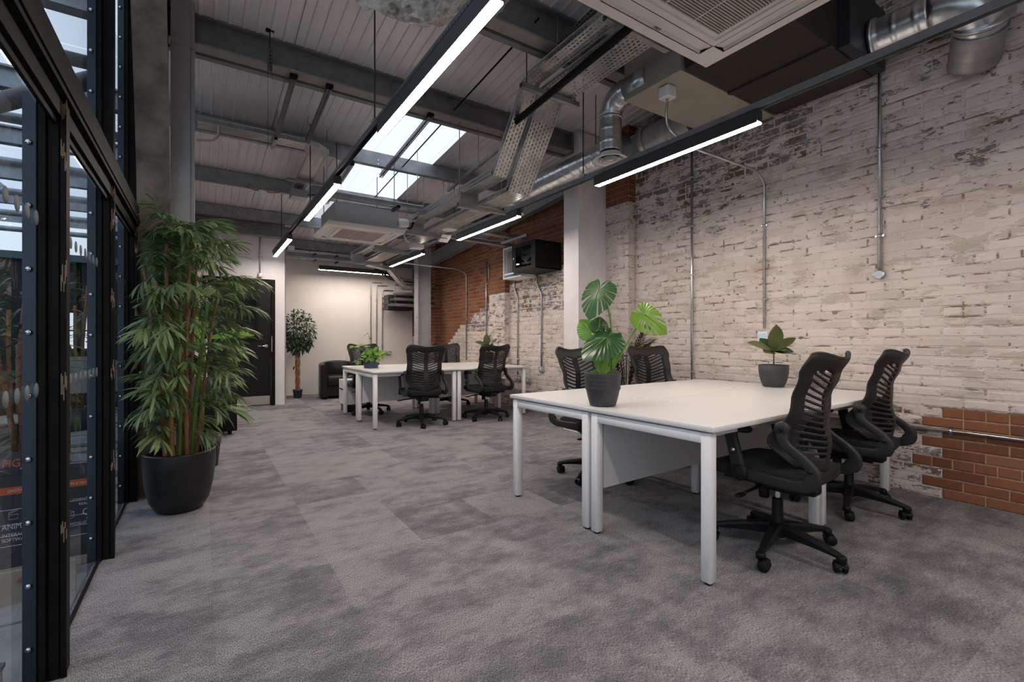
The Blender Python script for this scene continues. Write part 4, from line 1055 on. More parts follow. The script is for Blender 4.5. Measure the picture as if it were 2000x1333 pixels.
# ================================================================ DESKS
def make_desk():
    # local: x 0..1.18 (length), y 0..0.79 (depth), front (outer edge) at y = 0
    L, D, H = 1.178, .797, .735
    t = thing('desk', (0, 0, 0), 'desk', 'desk', 'white bench desks')
    MB().rbox((0, 0, H-.025), (L, D, H), .0015, n=1).build('desktop', 'white_desk', t)
    s = .050; xi = .012
    for (x, y) in ((xi, .022), (L-xi-s, .022), (xi, D-s-.012), (L-xi-s, D-s-.012)):
        lg = MB().rbox((x, y, .012), (x+s, y+s, H-.034), .003, n=1).build('leg', 'white_steel', t)
        MB().lathe([(0, 0), (.016, 0), (.016, .008), (.009, .012), (.009, .02)], (x+s/2, y+s/2, 0), 12).build('foot', 'black_plastic', lg)
    for x in (xi, L-xi-s): MB().rbox((x, .072, H-.084), (x+s, D-s-.012, H-.034), .003, n=1).build('end_rail', 'white_steel', t)
    for y in (.10, D-.16): MB().box((xi+s, y, H-.075), (L-xi-s, y+.03, H-.035)).build('long_beam', 'white_steel', t)
    MB().box((.075, D-.055, .26), (L-.075, D-.037, H-.05)).build('modesty_panel', 'modesty', t)
    g = MB().lathe([(0, H+.0002), (.045, H+.0002), (.052, H+.0012), (.055, H+.0002)], (L/2, D-.09, 0), 28).build('cable_port', 'white_plastic', t)
    MB().lathe([(0, H+.0022), (.036, H+.0020), (.036, H+.001)], (L/2, D-.09, 0), 28).build('port_lid', 'white_desk', t)
    return t
desk0 = make_desk()
# ================================================================ TASK CHAIRS (facing +Y)
def back_pt(u, v, off=0.0):
    z = .47+.57*v
    keys = [(0, .160), (.10, .195), (.28, .222), (.45, .226), (.64, .222), (.80, .234), (.92, .250), (.97, .244), (1, .220)]
    for (a, wa), (b, wb) in zip(keys, keys[1:]):
        if a <= v <= b:
            k = (v-a)/(b-a); k = k*k*(3-2*k); hw = wa+(wb-wa)*k
    # centre profile: lumbar forward, top leaning back
    yc = [(0, -.215), (.25, -.235), (.45, -.215), (.65, -.215), (.85, -.255), (1, -.30)]
    for (a, ya_), (b, yb_) in zip(yc, yc[1:]):
        if a <= v <= b:
            k = (v-a)/(b-a); k = k*k*(3-2*k); y = ya_+(yb_-ya_)*k
    wrap = .060+.135*math.exp(-((v-.26)/.17)**2)
    y += wrap*abs(u)**2.0-.012
    zz = z+.060*(max(0, (v-.72)/.28)**2)*(abs(u)**2.0-.62*abs(u)**5)   # raised top corners, dipped centre
    zz -= .03*abs(u)**2*max(0, 1-v/.25)*-1
    return Vector((hw*u, y+off, zz))
def slot_shift(u, v):   # chevron curve: outer ends rise
    a = max(0, min(1, v*3.2))*max(0, min(1, (1-v)*4.5))
    return v+a*(.165*(abs(u))**1.35*(0.18+1.0*v))
def make_back():
    us = [-1, -.96, -.88, -.80, -.74, -.66, -.56, -.46, -.36, -.26, -.17, -.12, -.06, 0, .06, .12, .17, .26, .36, .46, .56, .66, .74, .80, .88, .96, 1]
    nsl = 15; vs = [0, .035, .07]; v0, v1 = .10, .865; slots = set()
    for k in range(nsl):
        a = v0+(v1-v0)*k/nsl; p = (v1-v0)/nsl; vs += [a, a+p*.42]; slots.add(len(vs)-1)
    # interval j is (vs[j], vs[j+1]); slot intervals start at the second of each pair
    vs += [v1, .90, .93, .96, .985, 1.0]
    m = MB(); nu = len(us); base = 0
    for v in vs:
        for u in us: m.v.append(back_pt(u, min(1, slot_shift(u, v))))
    for j in range(len(vs)-1):
        k = None
        for i in range(nu-1):
            uc = abs((us[i]+us[i+1])/2)
            if j in slots:
                idx = sorted(slots).index(j)
                inner = .10; outer = .62 + (.14 if 3 < idx < 13 else 0)
                if idx == nsl-1: outer = .50
                if idx == 0: outer = .50
                if inner < uc < outer: continue
            m.f.append((j*nu+i, j*nu+i+1, (j+1)*nu+i+1, (j+1)*nu+i)); m.mi.append(0); m.sm.append(True)
    return m
def make_chair():
    t = thing('office_chair', (0, 0, 0), 'chair', 'chair', 'black office chairs')
    b = make_back().build('backrest', 'grey_plastic', t)
    sd = b.modifiers.new('thickness', 'SOLIDIFY'); sd.thickness = .010; sd.offset = 0
    rim = [back_pt(1, v/24) for v in range(25)]+[back_pt(u/12, 1) for u in range(11, -12, -1)]+[back_pt(-1, v/24) for v in range(24, -1, -1)]
    MB().tube(rim, .0075, 8, flat=1.3).build('back_rim', 'grey_plastic', b)
    net = MB(); nu, nv = 16, 20
    for j in range(nv):
        for i in range(nu):
            q = [(-.78+1.56*i/nu, .12+.76*j/nv), (-.78+1.56*(i+1)/nu, .12+.76*j/nv), (-.78+1.56*(i+1)/nu, .12+.76*(j+1)/nv), (-.78+1.56*i/nu, .12+.76*(j+1)/nv)]
            P = [back_pt(a, c, .016) for a, c in q]; net.quad(*P, uv=[(p.x, p.z) for p in P], smooth=True)
    net.build('net_fabric', 'backmesh', b)
    # seat
    loops = []
    for y, hw, zt, zb in ((-.24, .17, .455, .425), (-.225, .215, .478, .405), (-.15, .240, .484, .398), (0, .250, .482, .395), (.12, .250, .486, .395), (.20, .243, .482, .396), (.25, .225, .465, .398), (.275, .19, .445, .41)):
        lp = []
        for k in range(20):
            a = 2*PI*k/20; c, s_ = math.cos(a), math.sin(a)
            x = hw*math.copysign(abs(c)**.45, c); zz = (zt+zb)/2+(zt-zb)/2*math.copysign(abs(s_)**.6, s_)
            if s_ > 0: zz += .012*(abs(x)/hw)**2
            lp.append((x, y, zz))
        loops.append(lp)
    MB().loft(loops, True, True).build('seat', 'fabric', t)
    MB().rbox((-.19, -.20, .383), (.19, .20, .402), .008, n=2).build('seat_pan', 'black_plastic', t)
    for s in (-1, 1):
        # looped side arm from back pivot, down behind the seat, forward along its side
        pv = back_pt(.97*s, .40)
        path = spline([(pv.x+.028*s, pv.y-.02, pv.z-.0), (pv.x+.040*s, pv.y-.035, pv.z-.07), (.262*s, -.24, .555), (.265*s, -.275, .495), (.263*s, -.24, .447), (.262*s, -.16, .435), (.261*s, .05, .445)], 6)
        n = len(path)
        loops = []
        for i, p in enumerate(path):
            T = (path[min(i+1, n-1)]-path[max(i-1, 0)]).normalized(); A = Vector((1, 0, 0)); U = T.cross(A).normalized()
            f = i/(n-1); h = .034-.012*math.sin(PI*min(1, f*1.6)) if f < .62 else .024+.004*f
            h += .008*math.exp(-((f-.55)/.16)**2); w_ = .014
            loops.append([p+A*w_*math.copysign(abs(math.cos(a))**.5, math.cos(a))+U*h*math.copysign(abs(math.sin(a))**.7, math.sin(a)) for a in [2*PI*k/12 for k in range(12)]])
        arm = MB().loft(loops, True, True)
        arm.lathe([(0, -.018), (.030, -.018), (.036, -.010), (.036, .010), (.030, .018), (0, .018)], (pv.x+.028*s, pv.y-.02, pv.z), 20, 0, 'x')
        ao = arm.build('side_arm', 'grey_plastic', t)
        for (cy, cz) in ((pv.y-.02, pv.z), (-.262, .52)): MB().lathe([(0, .006), (.010, .005), (.013, 0)] if s > 0 else [(0, -.006), (.010, -.005), (.013, 0)], ((pv.x+.048*s) if cz == pv.z else .278*s, cy, cz), 14, 0, 'x').build('rivet', 'black_plastic', ao)
        MB().lathe([(0, -.025), (.036, -.025), (.042, -.018), (.042, .018), (.036, .025), (0, .025)], (.262*s, .07, .447), 24, 0, 'x').build('arm_joint', 'black_plastic', ao)
        lp = []
        for z, yo, hy in ((.44, .075, .038), (.50, .085, .036), (.58, .105, .034), (.63, .118, .033), (.66, .125, .038)):
            lp.append([(.264*s+.017*math.copysign(abs(math.cos(a))**.6, math.cos(a)), yo+hy*math.sin(a), z) for a in [2*PI*k/14 for k in range(14)]])
        po = MB().loft(lp, True, True).build('arm_post', 'grey_plastic', t)
        MB().lathe([(0, .0065 if s > 0 else -.0065), (.007, .006*s), (.0105, 0)], (.281*s, .10, .56), 14, 0, 'x').build('height_button', 'chrome', po)
        pad = []
        for y, hw, zt in ((-.015, .012, .682), (0, .030, .69), (.05, .038, .694), (.13, .040, .694), (.19, .036, .69), (.225, .022, .684), (.235, .008, .68)):
            pad.append([(.258*s+hw*math.copysign(abs(math.cos(a))**.7, math.cos(a)), y+.03, .672+(zt-.672)*math.sin(a)) for a in [2*PI*k/14 for k in range(14)]])
        MB().loft(pad, True, True).build('armrest', 'black_plastic', t)
    # mechanism
    mch = MB().rbox((-.065, -.15, .325), (.065, .10, .385), .02, n=3); mch.rbox((-.05, -.20, .335), (.05, -.12, .40), .015, n=2)
    mo = mch.build('tilt_mechanism', 'black_plastic', t)
    MB().lathe([(0, 0), (.024, 0), (.027, .01), (.027, .05), (.02, .06), (0, .06)], (0, .07, .265), 16).build('tension_knob', 'black_plastic', mo)
    MB().tube(spline([(-.06, .03, .36), (-.16, .05, .345), (-.25, .06, .335)]), .008, 8).rbox((-.31, .045, .325), (-.245, .08, .338), .006, n=2).build('lever', 'black_plastic', mo)
    MB().tube(spline([(.06, .03, .36), (.16, .05, .350), (.23, .06, .345)]), .008, 8).rbox((.225, .045, .338), (.28, .08, .350), .006, n=2).build('lever', 'black_plastic', mo)
    MB().lathe([(.014, .335), (.014, .26)], (0, -.03+.03, 0), 16).build('gas_lift', 'chrome', t)
    MB().lathe([(.0, .28), (.024, .28), (.027, .27), (.028, .14), (.034, .13), (.0, .04)], (0, 0, 0), 20).build('column', 'black_plastic', t)
    base = MB().lathe([(0, .15), (.04, .15), (.052, .135), (.052, .085), (.03, .07), (0, .07)], (0, 0, 0), 24).build('base_hub', 'black_plastic', t)
    for k in range(5):
        a = 2*PI*k/5; d = Vector((math.cos(a), math.sin(a), 0)); n_ = Vector((-d.y, d.x, 0)); lp = []
        for r_, hw, zt, hh in ((.03, .030, .147, .06), (.12, .027, .137, .05), (.22, .022, .118, .036), (.30, .017, .098, .024), (.325, .010, .092, .018)):
            lp.append([d*r_+n_*hw*sx+Vector((0, 0, zt-(0 if sy > 0 else hh))) for sx, sy in ((-.7, 1), (.7, 1), (1, .2), (.8, -1), (-.8, -1), (-1, .2))])
            for q in (2, 5): lp[-1][q].z = zt-.012
        lg = MB().loft(lp, True, True, 0, False).build('base_leg', 'black_plastic', t)
        c = d*.315; rot = Matrix.Translation(c) @ Matrix.Rotation(a+1.1+.7*k, 4, 'Z')
        cs = MB(); cs.lathe([(0, .086), (.021, .086), (.024, .078), (.022, .058), (0, .056)], (0, 0, 0), 14)
        for sx in (-1, 1):
            cs.lathe([(0, sx*.010), (.024, sx*.010), (.0275, sx*.012), (.0275, sx*.024), (.023, sx*.028), (0, sx*.0285)], (0, -.016, .0275), 20, 0, 'x')
        cs.box((-.010, -.03, .03), (.010, .01, .06))
        hood = [[(x, -.016+.031*math.cos(b_), .0275+.031*math.sin(b_)) for x in (-.027, -.009, .009, .027)] for b_ in [.15+2.3*q/8 for q in range(9)]]
        cs.loft(hood, False, False)
        m2 = MB().ext(cs, rot); m2.build('caster', 'black_plastic', lg)
    return t
chair0 = make_chair()
index_children()
def place(o, x, y, rz, label, group, first=[set()]):
    c = o if o.name not in first[0] else copy_tree(o)
    if c is o: first[0].add(o.name)
    c.location = (x, y, 0); c.rotation_euler.z = math.radians(rz); c['label'] = label; c['group'] = group; return c
def spin(c, deg):
    for o in C.objects:
        if o.parent is c and o.name.split('.')[0] == 'base_leg': o.rotation_euler.z = math.radians(deg)
FLX, FLY, TH = 1.925, 1.275, 2.0
def dpos(x, y, th, ox, oy):
    a = math.radians(th); return ox+x*math.cos(a)-y*math.sin(a), oy+x*math.sin(a)+y*math.cos(a)
nd = ['nearest white desk, its corner leg right at the front', 'white desk in front of the two nearest chairs, touching the brick wall side', 'white desk carrying the monstera pot, behind the nearest desk', 'white desk carrying the grey potted rubber plant by the brick wall']
fd = ['far white desk with one chair tucked at it, front left of the far group', 'far white desk at front right of the far group', 'far white desk carrying the trailing plant in the slate blue pot', 'far white desk by the brick wall carrying a small rubber plant']
for k in range(4):
    ix, iy = k % 2, k // 2
    for ox, oy, th, lab in ((FLX, FLY, TH, nd[k]), (1.79, 5.885, 0, fd[k])):
        if iy == 0: x, y = dpos(ix*1.18, 0, th, ox, oy); r = th
        else: x, y = dpos((ix+1)*1.18, 1.6, th, ox, oy); r = th+180
        place(desk0, x, y, r, lab, 'white bench desks')
G = 'black office chairs'
_pl = place; spins = iter((-26, -22, 20, 5, -30, -14, 30, 12))
def place(*a):
    c = _pl(*a)
    if a[0] is chair0: spin(c, next(spins))
    return c
place(chair0, 2.60, 1.34, 4, 'black office chair nearest the camera, tucked at the nearest white desk', G)
place(chair0, 3.68, 1.42, 5, 'black office chair by the bare red bricks, beside the nearest chair', G)
place(chair0, 2.76, 2.90, 183, 'black office chair half hidden behind the monstera leaves', G)
place(chair0, 3.72, 2.98, 172, 'black office chair with its net back beside the dark palm, near the brick wall', G)
place(chair0, 2.45, 5.93, -8, 'black office chair before the far desk group, seen from behind beside the slate pot', G)
place(chair0, 3.42, 5.88, 4, 'black office chair before the far desk group, in front of the small rubber plant', G)
place(chair0, 2.17, 7.38, 185, 'black office chair behind the trailing plant in the slate pot', G)
place(chair0, 3.60, 7.45, 170, 'black office chair at the far desks mostly hidden by the chair back in front', G)

# ================================================================ TUB CHAIRS
def tub(loc, rz, lab):
    t = thing('tub_armchair', (0, 0, 0), lab, 'armchair')
    # U shaped shell: opening toward +Y
    inner, outer = [], []
    pts = [(1, .34), (1, .15)]+[(math.cos(a), -math.sin(a)) for a in [PI*k/12 for k in range(13)]]+[(-1, .15), (-1, .34)]
    loops = []
    for i, (cx, cy) in enumerate(pts):
        if i < 2 or i > len(pts)-3: o = Vector((cx*.33, cy, 0)); n_ = Vector((cx, 0, 0)); hb = 0
        else: o = Vector((cx*.33, cy*.30+.0, 0)); n_ = Vector((cx, cy, 0)).normalized(); hb = .06*max(0, -cy)
        th = .10; top = .66+hb
        a = o+n_*.05; b = o-n_*.05
        loops.append([a+Vector((0, 0, .05)), a+Vector((0, 0, top-.03)), a-n_*.015+Vector((0, 0, top-.008)), o+Vector((0, 0, top)), b+n_*.015+Vector((0, 0, top-.008)), b+Vector((0, 0, top-.03)), b+Vector((0, 0, .05))])
    MB().loft(loops, True, True).build('shell', 'black_leather', t)
    MB().rbox((-.275, -.22, .24), (.275, .33, .44), .05, n=4).build('seat_cushion', 'black_leather', t)
    MB().box((-.27, -.2, .06), (.27, .30, .24)).build('seat_base', 'black_leather', t)
    for x in (-.28, .28):
        for y in (-.15, .28): MB().cyl((x, y, 0), (x, y, .05), .022, 12).build('foot', 'black_plastic', t)
    t.location = loc; t.rotation_euler.z = math.radians(rz)
tub((-.03, 6.85, 0), -84, 'black leather tub armchair beside the tall bamboo near the black door')
tub((2.28, 9.75, 0), 178, 'black leather tub armchair at the far cream wall behind the far desks')
t = thing('printer_unit', (2.0, 7.9, 0), 'small white low cabinet under the far left desk', 'cabinet')
MB().box((1.86, 7.55, .12), (2.05, 7.95, .50)).build('casing', 'white_desk', t); MB().box((1.855, 7.58, .34), (1.86, 7.92, .36)).build('drawer_gap', 'dark_void', t)
MB().box((1.88, 7.6, 0), (2.03, 7.9, .12)).build('plinth', 'dark_bar', t)
# ================================================================ PLANTS
RT = Vector((.8355, -.5495, 0)); FW = Vector((.5495, .8355, 0)); ZZ = Vector((0, 0, 1))
def leaf(m, base, d, up, L, Wd, droop=.3, fold=.25, n=6, tipp=1.6, wide=.42, smooth=True, mi=0, curl=0):
    # simple blade: midrib from base along d, curving toward -Z by droop
    d = Vector(d).normalized(); base = Vector(base); up = Vector(up); sd = d.cross(up)
    if sd.length < 1e-3: sd = d.cross(Vector((0, 1, 0)))
    sd.normalize(); nn = sd.cross(d).normalized(); i0 = len(m.v)
    for k in range(n+1):
        s = k/n; p = base+d*(L*s)-ZZ*(droop*L*s*s)+nn*curl*L*s*s
        w_ = Wd/2*(math.sin(PI*min(1, s**(.5/wide if wide < .5 else 1)))**.8 if 0 < s < 1 else 0)
        w_ = max(w_, .0006)
        for q in (-1, 0, 1): m.v.append(p+sd*w_*q+nn*fold*w_*abs(q))
    for k in range(n):
        for q in (0, 1):
            a = i0+k*3+q; m.f.append((a, a+1, a+4, a+3)); m.mi.append(mi); m.sm.append(smooth)
    return m
def pot(loc, prof, mat, par, name='pot'):
    return MB().lathe(prof, loc, 40).build(name, mat, par)
# ---- tall bamboo
BX, BY = -.125, 3.86
t = thing('potted_bamboo', (BX, BY, 0), 'tall leafy bamboo in a round black planter beside the glazed partition', 'plant')
pot((BX, BY, 0), [(0, 0), (.10, 0), (.135, .012), (.168, .07), (.192, .18), (.203, .29), (.205, .385), (.202, .395), (.184, .395), (.180, .38), (.178, .31)], 'pot_black', t, 'planter')
pot((BX, BY, 0), [(0, .325), (.10, .33), (.179, .315)], 'soil', t, 'soil')
r = random.Random(3); canes = []
for k in range(11):
    a = 2*PI*k/11+r.random()*.4; rad = .035+.06*r.random(); top = 1.15+.65*r.random()
    b = Vector((BX+rad*math.cos(a), BY+rad*math.sin(a), .32)); e = b+Vector((math.cos(a)*(.03+.10*r.random()), math.sin(a)*(.03+.10*r.random()), top-.32))
    path = bezier([b, b.lerp(e, .5)+Vector(((r.random()-.5)*.06, (r.random()-.5)*.06, 0)), e], 22)
    r0 = .010+.008*r.random(); canes.append(path)
    MB().tube(path, [r0*(1-.35*i/22)*(1.14 if i % 4 == 0 else 1) for i in range(23)], 9).build('cane', 'cane' if k % 4 else 'stem', t)
sprays = []
for q in range(7):
    rr_ = random.Random(q+50); m = MB()
    m.tube([(0, 0, 0), (.05, 0, .018), (.11, 0, .02)], .0018, 4)
    for k in range(12+q % 3):
        s = .02+.10*k/13; a = (rr_.random()-.5)*2.6*(1.15-s*5); el_ = .25*(rr_.random()-.3)
        d = Vector((math.cos(a), math.sin(a), el_-.1))
        leaf(m, (s, 0, .018), d, (rr_.random()*.6-.3, rr_.random()*.6-.3, 1), .085+.055*rr_.random(), .0145+.005*rr_.random(), .25+.45*rr_.random(), .3, 5, wide=.30)
    me = m.mesh('leaf_spray'); me.materials.append(M['leaf_bamboo']); sprays.append(me)
for k in range(285):
    z = .48+1.46*(r.random()**.85); rel = (z-.48)/1.5
    prof = .22+.20*math.sin(PI*min(1, rel*.9+.08))*1.0
    a = r.random()*2*PI; rad = prof*(.15+.75*math.sqrt(r.random()))-.02
    if z > 1.85: rad *= .55
    x, y = BX-.02+rad*math.cos(a)*1.0, BY+rad*math.sin(a)*.95
    x = max(x, -.31 if rad < .3 else -.30)
    aim = a+(r.random()-.5)*1.3
    if x < -.24: aim = (r.random()-.5)*2.2
    o = bpy.data.objects.new('leaf_spray', r.choice(sprays)); C.objects.link(o); o.parent = t
    o.location = (x-BX, y-BY, z); o.rotation_euler = ((r.random()-.5)*.9, -.55+1.15*r.random(), aim)
    s = .85+.45*r.random(); o.scale = (s, s, s)
# ---- ficus
fx, fy = 1.56, 10.0
t = thing('ficus_tree', (fx, fy, 0), 'small ficus with twisted trunk in a black pot by the cream wall', 'plant')
pot((fx, fy, 0), [(0, 0), (.062, 0), (.072, .01), (.086, .14), (.094, .142), (.094, .165), (.085, .165), (.08, .14), (0, .145)], 'pot_blue', t)
for k in range(4):
    MB().tube([(fx+.028*math.cos(z*9+k*1.57)*(1+.3*z), fy+.028*math.sin(z*9+k*1.57)*(1+.3*z), z) for z in [.13+.075*i for i in range(13)]], .016, 8).build('trunk', 'bark', t)
m = MB(); r = random.Random(5)
for k in range(1150):
    while True:
        p = Vector((r.uniform(-1, 1), r.uniform(-1, 1), r.uniform(-1, 1)))
        if .25 < p.length < 1: break
    p = Vector((p.x*.29, p.y*.28, p.z*.43)); c = Vector((fx+.02, fy, 1.30))+p
    if c.z < 1.0 and p.xy.length < .05: continue
    d = (p.normalized()+Vector((r.uniform(-1, 1), r.uniform(-1, 1), r.uniform(-1, .6)))*.9)
    leaf(m, c, d, (r.uniform(-.5, .5), r.uniform(-.5, .5), 1), 0.065+.02*r.random(), .034, .4, .2, 3, wide=.4)
for k in range(6): leaf(m, (fx-.07+.02*r.random(), fy, .62), (r.uniform(-1, 1), r.uniform(-1, 1), r.uniform(-1, .5)), (0, 0, 1), .06, .035, .4, .2, 3)
o = m.build('foliage', 'leaf_ficus', t); o['kind'] = 'stuff'
# ---- monstera
HEART = [(0, 1.0), (8, .93), (20, .85), (40, .75), (65, .67), (90, .62), (115, .60), (138, .55), (155, .44), (166, .30), (176, .10)]
def monstera_leaf(par, att, d, nrm, L, Wd, mat, slits=(), holes=(), cup=.10, name='leaf'):
    # heart shaped blade; slits: (angle from the tip, start f, half width in degrees); holes: (angle, f0, f1)
    L *= 1.2; Wd *= 1.2
    d = Vector(d).normalized(); nrm = Vector(nrm); sd = d.cross(nrm).normalized(); nn = sd.cross(d).normalized(); att = Vector(att)
    ang = [-176+4*k for k in range(89)]; NQ = 12; m = MB(); k_ = Wd/(L*1.24)
    def P(an, f):
        a = abs(an); 
        for (p, rp), (q, rq) in zip(HEART, HEART[1:]):
            if p <= a <= q: r_ = rp+(rq-rp)*(a-p)/(q-p)
        bend = an*(1-.10*f*(1 if a < 150 else 0))
        rad = math.radians(bend); y = L*.80*r_*f*math.cos(rad); x = L*.80*r_*f*math.sin(rad)*k_*1.05
        h = -cup*L*(abs(x)/(L*.5))**1.7*1.1-.20*L*max(0, y/L)**2+.007*L*math.cos(an*.45)*f*4*(1 if a > 15 else 0)*.5
        return att+d*y+sd*x+nn*h
    for an in ang:
        for q in range(NQ+1): m.v.append(P(an, q/NQ))
    for j in range(len(ang)-1):
        mid = (ang[j]+ang[j+1])/2
        for q in range(NQ):
            fc = (q+.5)/NQ
            if any(abs(mid-s_) < w_ and fc > f0 for s_, f0, w_ in slits): continue
            if any(abs(mid-s_) < 3 and f0 < fc < f1 for s_, f0, f1 in holes): continue
            a = j*(NQ+1)+q; m.f.append((a, a+1, a+NQ+2, a+NQ+1)); m.mi.append(0); m.sm.append(True)
    o = m.build(name, mat, par)
    MB().tube([P(0, f)+nn*.002 for f in (0, .2, .4, .6, .8, .97)], [.0035, .003, .0026, .0022, .0016, .001], 5).build('midrib', 'stem', o)
    return o
def ribbed_pot(loc, s, mat, par):
    pr = [(0, 0), (.070, 0), (.078, .006), (.090, .05), (.100, .095)]
    z = .10
    for k in range(4): pr += [(.103+.0015*k, z), (.1065+.0012*k, z+.010), (.104+.0015*k, z+.021)]; z += .0235
    pr += [(.111, .200), (.106, .201), (.103, .195), (.100, .17), (0, .175)]
    return pot(loc, [(a*s, b*s) for a, b in pr], mat, par)
px, py = 2.02, 2.075; P = Vector((px, py, .735))
t = thing('potted_monstera', P, 'monstera with big split leaves in a ribbed charcoal pot on a near desk', 'plant')
ribbed_pot(P, 1.0, 'pot_dark', t); pot(P, [(0, .17), (.1, .168)], 'soil', t, 'soil')
K = .00312
def at(x, y, df=0.): return Vector((px, py, 0))+RT*((x-1180)*K*(1+df/2.86))+FW*df+ZZ*(1.13-(y-665)*K*(1+df/2.86))
def petiole(a, b, mid, r0=.007): return MB().tube(bezier([a, mid, b], 12), [r0*(1-.5*i/12) for i in range(13)], 8).build('petiole', 'stem', t)
A = at(1172, 568); petiole(at(1196, 722), A, at(1205, 600), .007)
monstera_leaf(t, A, -RT*.38-ZZ*.85-FW*.25, -FW*.75+RT*-.55+ZZ*.2, .20, .22, 'leaf_dark', [(sg*x, .38, 3) for x in (18, 34, 52, 74, 98) for sg in (-1, 1)])
B = at(1264, 615, .05); petiole(at(1196, 726), B, at(1232, 665, .03), .008)
monstera_leaf(t, B, RT*.72-ZZ*.55-FW*.15, -FW*.8+ZZ*.55+RT*.1, .19, .23, 'leaf_bright', [(22, .42, 3), (-20, .5, 3), (-40, .5, 3), (40, .55, 3)], holes=((60, .35, .75), (80, .35, .65), (-62, .4, .7)), cup=.08)
Cc = at(1184, 660, -.04); petiole(at(1192, 724), Cc, at(1196, 685, -.02), .007)
monstera_leaf(t, Cc, -RT*.72-ZZ*.55-FW*.30, -FW*.55+ZZ*.8-RT*.1, .21, .24, 'leaf_dark', [(50, .7, 3)], holes=((62, .25, .5), (-70, .3, .5)), cup=.16)
D = at(1160, 648, .06); petiole(at(1185, 724, .03), D, at(1175, 690, .05), .006)
monstera_leaf(t, D, -RT*.35+ZZ*.5+FW*.2, -FW*.8+ZZ*.3, .11, .15, 'leaf_bright')
monstera_leaf(t, at(1176, 640, .05), RT*.1+ZZ*.6+FW*.2, -FW*.8+ZZ*.3, .08, .12, 'leaf_dark')
E = at(1176, 694, -.03); petiole(at(1186, 726), E, at(1184, 705, -.02), .005)
monstera_leaf(t, E, -ZZ*.9-RT*.05-FW*.15, -FW*.95+ZZ*.2, .12, .10, 'leaf_lime', cup=.05)
monstera_leaf(t, at(1186, 718, -.02), -RT*.3-ZZ*.4-FW*.5, -FW*.6+ZZ*.7, .06, .045, 'leaf_lime')
monstera_leaf(t, at(1168, 724, -.01), -RT*.8-ZZ*.1-FW*.2, -FW*.5+ZZ*.8, .05, .03, 'leaf_bright')
monstera_leaf(t, at(1190, 728, -.03), RT*.6+ZZ*.2-FW*.4, -FW*.6+ZZ*.7, .05, .03, 'leaf_bright')
for q in range(2): MB().tube(bezier([at(1186+6*q, 724), at(1186+6*q, 700), at(1186+7*q, 680, .02)], 8), .0055, 8).build('petiole', 'stem', t)
m = MB(); leaf(m, at(1197, 726), RT*.25+ZZ*.95, -FW, .16, .035, -.05, .6, 8); m.build('new_leaf_sheath', 'leaf_lime', t)
# ---- rubber plants
def rubber(loc, lab, s=1.0, rot=0):
    t = thing('potted_rubber_plant', loc, lab, 'plant'); L0 = Vector(loc)
    pot(L0, [(0, 0), (.072*s, 0), (.082*s, .006), (.102*s, .06), (.113*s, .12), (.116*s, .185), (.111*s, .187), (.108*s, .16), (0, .165)], 'pot_dark', t)
    pot(L0, [(0, .168), (.1*s, .166)], 'soil', t, 'soil')
    MB().tube([L0+Vector((0, 0, .16)), L0+Vector((.004, 0, .23)), L0+Vector((-.004, 0, .36))], [.007, .006, .004], 8).build('stem', 'cane', t)
    MB().tube([L0+RT*-.045+Vector((0, 0, .16)), L0+RT*-.045+Vector((0, 0, .215))], .003, 6).build('support_stake', 'cane', t)
    B_ = L0+Vector((0, 0, .30))
    spec = [(-.10, 1.0, -.35, .175, .095, 'leaf_olive'), (.28, .95, .30, .17, .085, 'leaf_dark'), (-.95, .42, -.1, .19, .075, 'leaf_olive'), (.78, .62, -.05, .17, .06, 'leaf_olive'), (-.55, .05, -.35, .11, .075, 'leaf_olive'), (.45, .05, -.35, .11, .07, 'leaf_dark'), (-.35, .7, .5, .13, .08, 'leaf_dark'), (.05, .15, -.9, .10, .09, 'leaf_olive')]
    for a, b, c, L, wd, mt in spec:
        m = MB(); d = RT*a+ZZ*b+FW*c; nr = -FW if b > .8 else ZZ*.8-FW*.6
        leaf(m, B_, d, nr, L*s*1.38, wd*s*1.42, .12 if b < .8 else 0, .18, 9, wide=.48); m.build('leaf', mt, t)
    for a, b, c, L, wd in ((-.95, .35, 0, .11, .022), (.95, .22, -.1, .10, .02), (.7, .1, -.3, .07, .025), (-.7, .12, -.2, .06, .02)):
        m = MB(); leaf(m, L0+Vector((0, 0, .20 if b > .2 else .175)), RT*a+ZZ*b+FW*c, ZZ-FW*.3, L, wd, .25, .2, 6); m.build('leaf', 'leaf_dark', t)
rubber((4.05, 2.12, .735), 'rubber plant in a plain charcoal pot on the near desk against the painted brick')
rubber((4.02, 6.86, .735), 'small rubber plant on the far desk, showing above a chair back', .9)
# ---- pothos
t = thing('potted_pothos', (2.0, 6.68, .735), 'trailing heart leaved plant in a slate blue pot on the far desk', 'plant')
L0 = Vector((2.0, 6.68, .735))
m = MB(); prof = [(.092, 0), (.096, .004), (.098, .15), (.098, .16), (.092, .16), (.090, .12)]
lp = []
for r_, z in prof:
    lp.append([L0+Vector((r_*(1+(.0 if k % 2 else .018))*math.cos(2*PI*k/48), r_*(1+(.0 if k % 2 else .018))*math.sin(2*PI*k/48), z)) for k in range(48)])
m.loft(lp, True, False, 0, False).build('pot', 'pot_blue', t); pot(L0, [(0, .13), (.09, .13)], 'soil', t, 'soil')
r = random.Random(12)
vines = [((-.75, .85, -.2), .36), ((-.4, .95, .1), .36), ((-.1, 1.2, 0), .46), ((.3, .9, -.2), .32), ((.7, .55, 0), .30), ((.05, .9, -.3), .28), ((.3, .35, -.6), .2), ((-.2, .7, -.4), .26), ((.45, .8, .2), .26), ((-.3, .5, -.6), .22), ((.1, .5, -.7), .2), ((.6, .2, -.5), .22), ((0, .7, .5), .25), ((-.75, .1, -.3), .22)]
